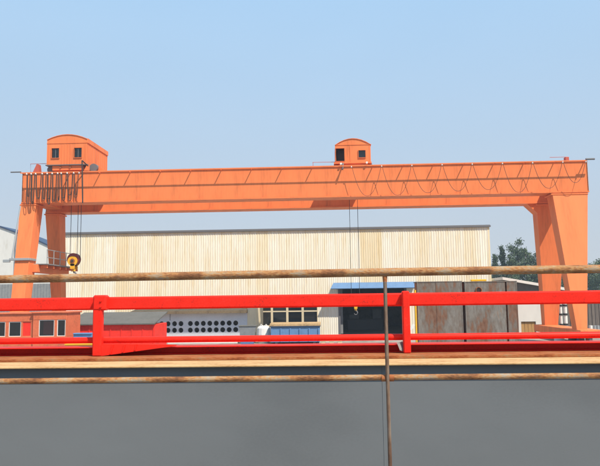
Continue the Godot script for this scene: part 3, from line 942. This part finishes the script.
func build_yard() -> void:
	# two operator cabins waiting on the ground
	var z := -38.0
	var sill := P(30, 336.4, z).y; var head := P(20, 321.8, z).y; var h := P(20, 314.2, z).y
	var c1 := thing("operator_cabin", "salmon orange steel cabin with grey windows and a dark red panel", "cabin", "salmon cabins on the ground")
	var X := func(px: float): return P(px, 325, z).x
	cabin(c1, X.call(-14), X.call(33.0), z, h, 2.2, [[X.call(-9), X.call(5.2), 0], [X.call(8.6), X.call(20.8), 0], [X.call(22.0), X.call(31.0), 1]], sill, head)
	var c2 := thing("operator_cabin", "salmon orange steel cabin with wide red blind beside the red shed", "cabin", "salmon cabins on the ground")
	cabin(c2, X.call(33.8), X.call(67.6), z + 0.15, P(50, 313.2, z).y, 2.1, [[X.call(39.8), X.call(55.2), 0], [X.call(58.0), X.call(66.3), 0]], sill, P(50, 319.8, z).y)
	var bl := span("red_blind", Vector3(X.call(41), sill + 0.1, z - 0.35), Vector3(X.call(54.5), head, z - 0.32), M.red_dull, c2)
	bl.set_meta("label", "red blind behind the wide window")
	# red shed with a dark sloping roof
	var zs := -41.0
	var s := thing("red_shed", "low bright red shed with plain dark grey sloping roof", "shed")
	var sx0 := P(66, 330, zs).x; var sx1 := P(155.2, 330, zs).x
	var ey := P(110, 324.8, zs).y
	var sh := begin()
	add_box(sh, Vector3((sx0 + sx1) / 2, ey / 2, zs - 1.6), Vector3(sx1 - sx0 - 0.1, ey, 3.1), 0.02)
	var wl := obj("wall", sh, M.red_dull, s)
	for i in 9:
		var x := lerpf(sx0 + 0.1, sx1 - 0.12, i / 8.0)
		span("rib", Vector3(x - 0.03, 0, zs - 0.05), Vector3(x + 0.03, ey - 0.02, zs - 0.01), M.red_dull, wl)
	var rt := P(110, 312.2, zs - 3.2).y
	var rf := begin()
	add_hexa(rf, [Vector3(sx0 - 0.1, ey + 0.08, zs + 0.15), Vector3(sx1, ey + 0.08, zs + 0.15), Vector3(sx1 - 0.05, rt, zs - 3.3), Vector3(sx0 - 0.1, rt, zs - 3.3)], [Vector3(sx0 - 0.1, ey, zs + 0.15), Vector3(sx1, ey, zs + 0.15), Vector3(sx1 - 0.05, rt - 0.08, zs - 3.3), Vector3(sx0 - 0.1, rt - 0.08, zs - 3.3)])
	obj("roof", rf, M.roof_grey, s)
	# steel sections lying in front of the shed
	var zb := -35.5
	for q in [[66.0, 96.0, 345.0, "yellow", "yellow painted steel section lying on ground before the red shed"], [68.0, 96.5, 343.0, "white", "white steel section lying behind the yellow one by red shed"], [64.5, 84.0, 335.6, "blue", "pale blue steel section stacked highest in front of red shed"]]:
		var a := P(q[0], q[2], zb); var b := P(q[1], q[2], zb)
		var zz := zb - (0.6 if q[3] == "white" else (1.4 if q[3] == "blue" else 0.0))
		var st := begin()
		var y := a.y
		add_box(st, Vector3((a.x + b.x) / 2, y / 2 + 0.05, zz), Vector3(b.x - a.x, y - 0.05, 0.35), 0.02)
		add_box(st, Vector3((a.x + b.x) / 2, y + 0.04, zz), Vector3(b.x - a.x, 0.06, 0.5), 0.015)
		add_box(st, Vector3((a.x + b.x) / 2, 0.03, zz), Vector3(b.x - a.x, 0.05, 0.5), 0.015)
		tag(obj("steel_section", st, M[q[3]]), q[4], "steel beam", "steel sections by the red shed")
	# low white kerb wall before the vented annex
	var zk := -47.5
	var k := begin()
	var k0 := P(168, 342, zk); var k1 := P(238, 342, zk)
	add_box(k, Vector3((k0.x + k1.x) / 2, k0.y / 2 + 0.02, zk), Vector3(k1.x - k0.x, k0.y + 0.04, 0.5), 0.03)
	tag(obj("low_wall", k, M.white), "low white wall along the ground before the vented building", "wall")
	# dark bin, blue tub, white sack, blue skip with brown lid
	var zd := -47.0
	var bin := thing("grey_bin", "dark mottled grey bin beside the cream end wall", "bin")
	var d0 := P(239, 330, zd).x; var d1 := P(255.3, 330, zd).x
	var dt := P(247, 325.6, zd).y
	var bs := begin()
	add_hexa(bs, [Vector3(d0, dt - 0.08, zd), Vector3(d1, dt - 0.08, zd), Vector3(d1, dt - 0.08, zd - 1.0), Vector3(d0, dt - 0.08, zd - 1.0)], [Vector3(d0 + 0.12, 0.0, zd - 0.1), Vector3(d1 - 0.12, 0.0, zd - 0.1), Vector3(d1 - 0.12, 0.0, zd - 0.9), Vector3(d0 + 0.12, 0.0, zd - 0.9)])
	obj("body", bs, M.steel_grey, bin)
	span("rim", Vector3(d0 - 0.04, dt - 0.08, zd - 1.04), Vector3(d1 + 0.04, dt, zd + 0.04), M.roof_grey, bin, 0.02)
	var tub := thing("blue_tub", "low bright blue tub on the ground before the grey bin", "tub")
	var zt := -45.6
	var u0 := P(239.5, 342, zt).x; var u1 := P(254.3, 342, zt).x
	var ut := P(247, 339.5, zt).y
	var us := begin()
	add_hexa(us, [Vector3(u0, ut, zt), Vector3(u1, ut, zt), Vector3(u1, ut, zt - 0.7), Vector3(u0, ut, zt - 0.7)], [Vector3(u0 + 0.1, 0, zt - 0.06), Vector3(u1 - 0.1, 0, zt - 0.06), Vector3(u1 - 0.1, 0, zt - 0.6), Vector3(u0 + 0.1, 0, zt - 0.6)])
	obj("body", us, M.blue, tub)
	span("rim", Vector3(u0 - 0.03, ut - 0.06, zt - 0.73), Vector3(u1 + 0.03, ut + 0.02, zt + 0.03), M.blue, tub, 0.015)
	# white bulk sack: bulging lathe
	var sack := thing("bulk_sack", "plump white bulk sack between grey bin and blue skip", "sack")
	var so := P(263, 330, zd).x
	var st0 := P(263, 325.8, zd).y
	var ss := begin()
	var prof := [[0.0, 0.38], [0.12, 0.46], [0.5, 0.5], [0.85, 0.47], [0.96, 0.36], [1.0, 0.12]]
	for i in prof.size() - 1:
		for j in 14:
			var a0 := TAU * j / 14; var a1 := TAU * (j + 1) / 14
			var f := func(pr: Array, a: float): return Vector3(so + cos(a) * pr[1] * (1.0 + 0.1 * sin(3.0 * a)), pr[0] * st0, zd - 0.5 + sin(a) * pr[1])
			face(ss, [f.call(prof[i], a0), f.call(prof[i], a1), f.call(prof[i + 1], a1), f.call(prof[i + 1], a0)], Vector3(so, st0 * 0.5, zd - 0.5))
	obj("body", ss, M.white, sack)
	for a in [-0.3, 0.3]:
		bar("lifting_strap", [Vector3(so + a, st0 * 0.93, zd - 0.5), Vector3(so + a * 0.6, st0 * 1.07, zd - 0.45), Vector3(so + a * 0.2, st0 * 0.97, zd - 0.5)], 0.03, M.white, sack, 6)
	var skip := thing("blue_skip", "blue steel skip with brown timber lid under the warehouse windows", "skip")
	var zp := -46.5
	var p0 := P(270.5, 332, zp).x; var p1 := P(319.8, 332, zp).x
	var pt := P(295, 327.0, zp).y
	span("body", Vector3(p0, 0.1, zp - 1.7), Vector3(p1, pt, zp), M.blue, skip, 0.03)
	for i in 6:
		var x := lerpf(p0 + 0.08, p1 - 0.08, i / 5.0)
		span("rib", Vector3(x - 0.05, 0.12, zp), Vector3(x + 0.05, pt - 0.1, zp + 0.07), M.blue, skip, 0.01)
	span("rim", Vector3(p0 - 0.05, pt, zp - 1.75), Vector3(p1 + 0.05, pt + 0.07, zp + 0.08), M.blue_trim, skip, 0.01)
	var nb := 5
	for i in nb:
		var za := zp + 0.1 - i * 0.37
		box("lid_board", Vector3((p0 + p1) / 2, pt + 0.16 + 0.014 * (i % 2) + 0.012 * i, za - 0.18), Vector3(p1 - p0 + 0.1, 0.17, 0.35), M.roof_tan, skip, 0.01)
	for x in [p0 + 0.4, p1 - 0.4]:
		span("skid", Vector3(x - 0.1, 0, zp - 1.6), Vector3(x + 0.1, 0.1, zp - 0.1), M.gutter, skip)
	# white pallet box with a black slot
	var zc := -44.0
	var pal := thing("white_pallet", "cream pallet with black slots on the ground beside the blue skip", "pallet")
	var c0 := P(321, 342, zc).x; var cx1 := P(342, 342, zc).x
	var ct := P(331, 339.5, zc).y
	span("deck", Vector3(c0, ct - 0.14, zc - 1.2), Vector3(cx1, ct, zc), M.ivory, pal, 0.01)
	for i in 3:
		var x := lerpf(c0 + 0.15, cx1 - 0.15, i / 2.0)
		span("bearer", Vector3(x - 0.15, 0, zc - 1.15), Vector3(x + 0.15, ct - 0.14, zc - 0.03), M.ivory, pal, 0.01)
	# rusty plate casings
	build_casings()
	# yellow upright by the casing
	var zy := -35.9
	var y0 := P(416.3, 330, zy)
	var post := thing("yellow_post", "thin yellow steel post with small white plate at edge of rusty casing", "post")
	bar("pole", [Vector3(y0.x, 0, zy), Vector3(y0.x, P(416, 290, zy).y, zy)], 0.05, M.yellow, post, 10)
	box("base", Vector3(y0.x, 0.015, zy), Vector3(0.26, 0.03, 0.26), M.yellow, post, 0.005)
	box("plate", P(412.3, 327.2, zy + 0.06), Vector3(0.14, 0.34, 0.02), M.white, post, 0.004, Basis(Vector3.BACK, -0.6))
	bar("plate_arm", [P(412.3, 327.2, zy + 0.04), Vector3(y0.x, P(416, 325, zy).y, zy)], 0.015, M.yellow, post, 6)
	# white pipes and odds and ends by the right legs
	for q in [[561.8, -52.0, 0.11, "slimmer white upright pipe with dark clamps between the crane's right legs"], [566.2, -52.4, 0.15, "thicker white upright pipe with dark clamps between the crane's right legs"]]:
		var a := P(q[0], 330, q[1])
		var v := thing("white_standpipe", q[3], "pipe", "white pipes by the right legs")
		bar("pipe", [Vector3(a.x, 0, q[1]), Vector3(a.x, P(q[0], 302.5, q[1]).y, q[1])], q[2], M.white, v, 10)
		for y in [0.9, 1.7, 2.4]:
			var b := begin()
			add_disc(b, Vector3(a.x, y, q[1]), Vector3.UP, q[2] + 0.04, 0.14, 10)
			obj("clamp", b, M.dark, v)
	var odds := [[559.5, -46.5, 0.42, 0.34, "white", "white plastic drum standing before the right crane leg"], [573, -44.6, 0.36, 0.45, "cable_dark", "black oil drum before the right crane leg foot"], [580.5, -44.4, 0.34, 0.5, "blue", "dark blue drum at the foot of the right crane leg"]]
	for q in odds:
		var c := P(q[0], 342, q[1])
		var r: float = q[2] * 0.8
		var dr := thing("drum", q[5], "drum", "drums by the right crane leg")
		var b := begin()
		add_tube(b, [Vector3(c.x, 0, q[1]), Vector3(c.x, q[3], q[1])], r, 16)
		obj("shell", b, M[q[4]], dr)
		for y in [0.02, q[3] * 0.35, q[3] * 0.68, q[3]]:
			var hp := begin()
			add_disc(hp, Vector3(c.x, y + 0.01, q[1]), Vector3.UP, r + 0.02, 0.03, 16)
			obj("hoop", hp, M[q[4]], dr)
	var zl := -43.4
	for q in [[591.0, "white"], [594.8, "galvanised"], [598.0, "galvanised"]]:
		var a := P(q[0], 330, zl - 6.0)
		var b := begin()
		add_tube(b, [Vector3(a.x, 0, zl - 6.0), Vector3(a.x, P(q[0], 325.5, zl - 6.0).y, zl - 6.0)], 0.13, 10)
		add_disc(b, Vector3(a.x, 0.04, zl - 6.0), Vector3.UP, 0.24, 0.08, 12)
		tag(obj("bollard", b, M[q[1]]), "short pale bollard before the dark fence" if q[1] != "white" else "short white bollard beside the right crane leg", "bollard", "bollards by the dark fence")

func build_casings() -> void:
	var z := -36.0
	for q in [[418.2, 463.6, 281.3, "rusty grey steel casing behind the red post, left of two", 3], [466.2, 519.0, 281.2, "rusty grey steel casing with round hole and yellow strip on top", 3]]:
		var a := P(q[0], 330, z).x; var b := P(q[1], 330, z).x
		var h: float = P((q[0] + q[1]) / 2, q[2], z).y
		var t := thing("steel_casing", q[3], "steel casing", "rusty steel casings")
		span("core", Vector3(a + 0.03, 0.05, z - 1.2), Vector3(b - 0.03, h - 0.06, z - 0.34), M.rust_bar, t)
		var cuts: Array = [0.0, 0.42, 1.0] if q[0] < 450 else [0.0, 0.79, 1.0]
		for i in 2:
			var u: float = lerpf(a, b, cuts[i]); var v: float = lerpf(a, b, cuts[i + 1])
			box("plate", Vector3((u + v) / 2, h / 2 + 0.02, z - 0.02 + 0.008 * i), Vector3(v - u - (0.012 if q[0] < 450 else 0.09), h - 0.06, 0.035), M.rust_plate, t, 0.004)
		for x in [a + 0.03, b - 0.03]:
			span("edge_angle", Vector3(x - 0.03, 0, z - 0.02), Vector3(x + 0.03, h + 0.01, z + 0.02), M.rust_plate, t, 0.01)
		span("top_plate", Vector3(a - 0.02, h - 0.05, z - 1.25), Vector3(b + 0.02, h, z + 0.02), M.rust_plate, t, 0.01)
		if q[0] > 450:
			var s0 := P(471.0, 281, z).x; var s1 := P(486.5, 281, z).x
			var ys := begin()
			add_box(ys, Vector3((s0 + s1) / 2, h + 0.06, z - 0.06), Vector3(s1 - s0, 0.11, 0.16), 0.02)
			obj("yellow_strip", ys, M.yellow, t)
			var hc := P(478.3, 290.2, z + 0.02)
			# short open pipe stub
			var stub := begin()
			for k in 20:
				var a0 := TAU * k / 20; var a1 := TAU * (k + 1) / 20
				var f := func(rr: float, an: float, d: float): return hc + Vector3(cos(an) * rr, sin(an) * rr, d)
				var m := (a0 + a1) / 2
				face(stub, [f.call(0.17, a0, -0.02), f.call(0.17, a1, -0.02), f.call(0.17, a1, 0.16), f.call(0.17, a0, 0.16)], hc)
				face(stub, [f.call(0.145, a0, -0.02), f.call(0.145, a1, -0.02), f.call(0.145, a1, 0.16), f.call(0.145, a0, 0.16)], hc + Vector3(cos(m), sin(m), 0.0))
				face(stub, [f.call(0.145, a0, 0.16), f.call(0.145, a1, 0.16), f.call(0.17, a1, 0.16), f.call(0.17, a0, 0.16)], hc - Vector3(0, 0, 5))
			obj("pipe_stub", stub, M.rust_bar, t)

# ------------------------------------------------------------------ trees
func add_leaf(st: SurfaceTool, c: Vector3, s: float, r: RandomNumberGenerator) -> void:
	var n := Vector3(r.randf_range(-1, 1), r.randf_range(-0.3, 1), r.randf_range(-1, 1)).normalized()
	var u := n.cross(Vector3(r.randf_range(-1, 1), r.randf_range(-1, 1), r.randf_range(-1, 1))).normalized()
	var v := n.cross(u)
	var pts := [c - u * s, c + v * s * 0.5, c + u * s, c - v * s * 0.5]
	for t in [[0, 1, 2], [0, 2, 3]]:
		for k in t:
			st.set_normal(n)
			st.add_vertex(pts[k])

func tree(base: Vector3, h: float, spread: float, style: int, label: String) -> void:
	var t := thing("tree", label, "tree", "trees beyond the yard")
	var tk := begin()
	var sway := Vector3(rng.randf_range(-0.4, 0.4), 0, 0)
	var line := []
	for i in 6:
		var u := i / 5.0
		line.append(base + Vector3(0, h * 0.93 * u, 0) + sway * u * u)
	add_tube(tk, line, 0.24, 8, 0.04)
	var cr := begin()
	var clumps := 16 if style == 1 else 34
	for k in clumps:
		var u := 0.16 + 0.82 * (k + rng.randf()) / clumps
		var wide: float
		if style == 0: wide = spread * (1.0 - u) * 1.25 + 0.25
		else: wide = spread * sqrt(maxf(0.05, 1.0 - pow((u - 0.5) * 1.9, 2.0)))
		var a := rng.randf() * TAU
		var c := base + Vector3(cos(a) * wide * rng.randf_range(0.2, 0.85), h * u, sin(a) * wide * rng.randf_range(0.2, 0.85))
		var root := base + Vector3(0, h * maxf(0.1, u - 0.09), 0) + sway * u * u
		add_tube(tk, [root, root.lerp(c, 0.5) + Vector3(0, 0.15, 0), c], 0.06, 5, 0.015)
		var rad := clampf(wide * 0.55, 0.35, 1.3)
		var leaves := int(230 * rad * rad + 120)
		for i in leaves:
			var d := Vector3(rng.randfn(), rng.randfn() * (1.25 if style == 0 else 0.9), rng.randfn()) * rad * 0.5
			add_leaf(cr, c + d, rng.randf_range(0.10, 0.2), rng)
	obj("trunk", tk, M.bark, t)
	obj("crown", cr, M["leaf_%d" % (0 if style == 0 else (1 if rng.randf() < 0.6 else 0))], t)

func build_trees() -> void:
	var z := -112.0
	# [pixel x, pixel y of the tip, spread, style, depth shift]
	var list := [
		[494.5, 255.0, 1.3, 0, 0.0, "small dark conifer close to the warehouse corner"],
		[501.5, 247.0, 1.3, 0, -3.0, "slim pointed dark conifer beyond the warehouse corner"],
		[516.5, 239.5, 2.2, 1, -2.0, "tallest broad dark tree in the group beyond the rusty casings"],
		[510.5, 255.0, 1.3, 1, 4.0, "low bushy tree in front of the tallest dark tree"],
		[525.5, 249.0, 2.1, 1, 2.0, "round topped dark tree beside the tallest one"],
		[533.5, 257.5, 1.9, 1, -4.0, "shorter dark tree next to the crane's rear right leg"],
		[541.0, 252.0, 1.7, 1, 3.0, "dark tree half hidden behind the crane's rear right leg"],
		[563.0, 271.0, 2.0, 1, 0.0, "low dark tree seen between the crane's right legs"],
		[592.5, 264.0, 2.0, 1, -3.0, "low tree beyond the dark fence beside the right leg"],
		[601.0, 260.0, 2.2, 1, 2.0, "leafy tree at the far end of the dark fence"],
	]
	for q in list:
		var zz: float = z + q[4]
		var tip := P(q[0], q[1], zz)
		tree(Vector3(tip.x, 0, zz), tip.y, q[2], q[3], q[5])
	# distant belt of trees that reads as one mass
	var st := begin()
	for i in 26000:
		var x := rng.randf_range(-120.0, 190.0)
		var top := 5.6 + 1.4 * sin(x * 0.23) + 0.9 * sin(x * 0.71 + 1.0) + 0.6 * sin(x * 1.9)
		var y := top * (1.0 - pow(rng.randf(), 1.6))
		add_leaf(st, Vector3(x, y, -150.0 + rng.randf_range(-4.0, 4.0)), rng.randf_range(0.25, 0.5), rng)
	var belt := obj("tree_belt", st, M.leaf_2)
	tag(belt, "distant low belt of green trees along the horizon", "trees")
	belt.set_meta("kind", "stuff")

# ------------------------------------------------------------------ foreground
func build_platform() -> void:
	var z := -3.2
	var top := P(300, 274.2, z).y
	var mid := P(300, 378.6, z).y
	var deck := top - 1.1
	var d := thing("access_platform", "steel platform with rusty railing from which the yard is seen", "platform")
	span("deck", Vector3(-5.2, deck - 0.05, z - 0.1), Vector3(5.2, deck, 1.6), M.steel_grey, d, 0.01)
	span("edge_beam", Vector3(-5.2, deck - 0.25, z - 0.08), Vector3(5.2, deck - 0.05, z + 0.02), M.rust_bar, d, 0.01)
	for x in [-4.8, 0.0, 4.8]:
		for zz in [z + 0.15, 1.4]:
			span("column", Vector3(x - 0.08, 0, zz - 0.08), Vector3(x + 0.08, deck - 0.05, zz + 0.08), M.rust_bar, d, 0.01)
	var r := thing("pipe_railing", "rusty brown pipe railing with thin post before the grey girder", "railing")
	var wob := func(y: float, amp: float):
		var pts := []
		for i in 41:
			var x := lerpf(-5.2, 5.2, i / 40.0)
			pts.append(Vector3(x, y + amp * sin(x * 0.9 + 0.7), z + amp * sin(x * 1.3)))
		return pts
	bar("top_rail", wob.call(top, 0.004), 0.0205, M.rust_pipe, r, 20)
	bar("middle_rail", wob.call(mid, 0.003), 0.0142, M.rust_pipe, r, 16)
	var px := P(386.6, 340, z).x
	for x in [px - 4.9, px - 2.45, px, px + 2.45, px + 4.4]:
		var o := bar("post", [Vector3(x, deck, z + 0.02), Vector3(x - 0.002, mid, z + 0.021), Vector3(x, top - 0.01, z)], 0.0092, M.rust_post, r, 12)
		var w := begin()
		add_tube(w, [Vector3(x, top - 0.045, z), Vector3(x, top - 0.015, z)], 0.0105, 12, 0.0125)
		obj("weld", w, M.rust_bar, o)
		var w2 := begin()
		add_tube(w2, [Vector3(x - 0.03, mid, z + 0.004), Vector3(x + 0.03, mid, z + 0.004)], 0.0165, 12)
		obj("weld", w2, M.rust_bar, o)
		box("foot_plate", Vector3(x, deck + 0.004, z + 0.02), Vector3(0.09, 0.008, 0.07), M.rust_bar, o)

var flange_y := 0.0
var flange_z := -4.4

func build_plate_girder() -> void:
	flange_y = P(300, 364.6, flange_z).y
	var t := thing("plate_girder", "grey primed steel girder with tan top flange in front of the yard", "steel girder")
	var y0 := 0.25
	var web := flange_z - 0.06
	var th := 0.014
	span("top_flange", Vector3(-7, flange_y - th, flange_z - 1.25), Vector3(7, flange_y, flange_z), M.tan, t, 0.004)
	span("bottom_flange", Vector3(-7, y0, flange_z - 1.25), Vector3(7, y0 + th, flange_z), M.primer, t, 0.004)
	# web plates butt at welded seams
	var seams := [-7.0, P(383.4, 420, web).x - 3.0, P(383.4, 420, web).x, P(383.4, 420, web).x + 3.0, 7.0]
	for i in seams.size() - 1:
		span("web_plate", Vector3(seams[i] + 0.0005, y0 + th, web - 0.016), Vector3(seams[i + 1] - 0.0005, flange_y - th, web - 0.001 * (i % 2)), M.primer, t, 0.0)
		span("rear_web_plate", Vector3(seams[i] + 0.0005, y0 + th, web - 1.02), Vector3(seams[i + 1] - 0.0005, flange_y - th, web - 1.0), M.primer, t)
		if i > 0:
			bar("weld_seam", [Vector3(seams[i], y0 + th, web - 0.001), Vector3(seams[i], flange_y - th, web - 0.001)], 0.0025, M.primer, t, 6)
	# fillet weld under the flange
	bar("fillet_weld", [Vector3(-7, flange_y - th - 0.003, web + 0.002), Vector3(7, flange_y - th - 0.003, web + 0.002)], 0.006, M.primer, t, 6)
	for x in [-5.0, 0.0, 5.0]:
		var s := thing("timber_block", "timber block under the grey girder", "block", "timber blocks under the girder")
		box("timber", Vector3(x, 0.06, flange_z - 0.6), Vector3(0.3, 0.12, 1.6), M.wood, s, 0.01)
		box("timber", Vector3(x, 0.185, flange_z - 0.6), Vector3(0.3, 0.13, 1.6), M.wood, s, 0.01)

func build_red_rail() -> void:
	var z := -5.0
	# rusty flat bar along the foot of the red frame
	var by := P(300, 353.6, z).y
	var rb := begin()
	add_box(rb, Vector3(0, (flange_y + by) / 2, z + 0.09), Vector3(13.6, by - flange_y, 0.3), 0.004)
	tag(obj("rusty_bar", rb, M.rust_bar), "long rusty steel bar lying between tan flange and red railing", "steel bar")
	var t := thing("red_railing", "bright red square tube railing with two posts on the girder", "railing")
	# channel with its open side to the front
	var c0 := by; var c1 := P(300, 344.9, z).y
	var st := begin()
	add_box(st, Vector3(0, c1 - 0.003, z - 0.06), Vector3(13.4, 0.006, 0.19), 0.0)
	add_box(st, Vector3(0, c0 + 0.003, z - 0.1), Vector3(13.4, 0.006, 0.11), 0.0)
	add_box(st, Vector3(0, (c0 + c1) / 2, z - 0.152), Vector3(13.4, c1 - c0 - 0.012, 0.006), 0.0)
	obj("bottom_channel", st, M.red, t)
	# rails
	var m1 := P(300, 335.0, z).y; var m0 := P(300, 341.4, z).y
	var tube := begin()
	add_tube(tube, [Vector3(-6.7, (m0 + m1) / 2, z - 0.02), Vector3(6.7, (m0 + m1) / 2, z - 0.02)], (m1 - m0) / 2, 20)
	obj("middle_rail", tube, M.red, t)
	var r1 := P(300, 294.4, z).y; var r0 := P(300, 307.4, z).y
	box("top_rail", Vector3(0, (r0 + r1) / 2, z - 0.03), Vector3(13.4, r1 - r0, 0.1), M.red, t, 0.012)
	# posts
	var pa := P(100.6, 320, z).x; var pb := P(405.3, 320, z).x
	var step := pb - pa
	for i in 4:
		var x := pa + step * (i - 1)
		if i == 2:
			# plain square post that stands proud of the rails
			box("post", Vector3(x, (P(405, 291.0, z + 0.05).y + by) / 2, z + 0.052), Vector3(0.056, P(405, 291.0, z + 0.05).y - by, 0.055), M.red, t, 0.008)
		else:
			var top := P(100, 296.5, z + 0.05).y
			var o := box("post", Vector3(x, (top + by) / 2, z + 0.052), Vector3(0.072, top - by, 0.055), M.red, t, 0.008)
			# clamp box round the top joint
			box("clamp", Vector3(x + 0.016, (r0 + r1) / 2 + 0.006, z + 0.042), Vector3(0.105, (r1 - r0) + 0.018, 0.085), M.red, o, 0.012)
			for k in [-1, 1]:
				var b := begin()
				add_disc(b, Vector3(x + 0.03, (r0 + r1) / 2 + 0.022 * k, z + 0.088), Vector3.BACK, 0.009, 0.012, 6)
				obj("bolt", b, M.red, o)
			# long tapering foot brace with cross ribs
			var bx0 := x + 0.036
			var bx1 := x + (P(178, 346, z).x - P(100.6, 346, z).x)
			var w := begin()
			var y_top := P(140, 343.6, z + 0.05).y
			add_hexa(w, [Vector3(bx0, y_top, z + 0.075), Vector3(bx1, y_top - 0.012, z + 0.045), Vector3(bx1, y_top - 0.012, z + 0.03), Vector3(bx0, y_top, z + 0.03)],
				[Vector3(bx0, by + 0.002, z + 0.075), Vector3(bx1, y_top - 0.02, z + 0.045), Vector3(bx1, y_top - 0.02, z + 0.03), Vector3(bx0, by + 0.002, z + 0.03)])
			var br := obj("foot_brace", w, M.red, t)
			for k in 3:
				var u: float = [0.14, 0.3, 0.46][k]
				var xx := lerpf(bx0, bx1, u)
				var hh := lerpf(y_top - by, 0.008, u)
				box("rib", Vector3(xx, y_top - hh * 0.5, lerpf(z + 0.075, z + 0.045, u) + 0.004), Vector3(0.012, hh * 0.96, 0.012), M.red, br, 0.002, Basis(Vector3.BACK, -0.25))
	# torn strip of plastic caught on the foot of the post
	var bag := thing("plastic_strip", "torn grey plastic strip caught beside the red post", "plastic strip")
	for k in 3:
		var a := P(402.6 - k * 0.4, 343.0 - k * 0.8, z + 0.03); var b := P(396.5 + k * 1.8, 341.5 + k * 0.6, z + 0.05)
		var c := P(400.0 + k * 1.3, 350.5 + k * 0.6, z + 0.06)
		var s := begin()
		add_hexa(s, [a, b, b + Vector3(0.004, 0.0, -0.003), a + Vector3(0.004, 0, -0.003)], [c + Vector3(0.02, 0.008, 0), c, c + Vector3(0.003, 0, -0.003), c + Vector3(0.023, 0.008, -0.003)])
		obj("strip", s, M.bag, bag)
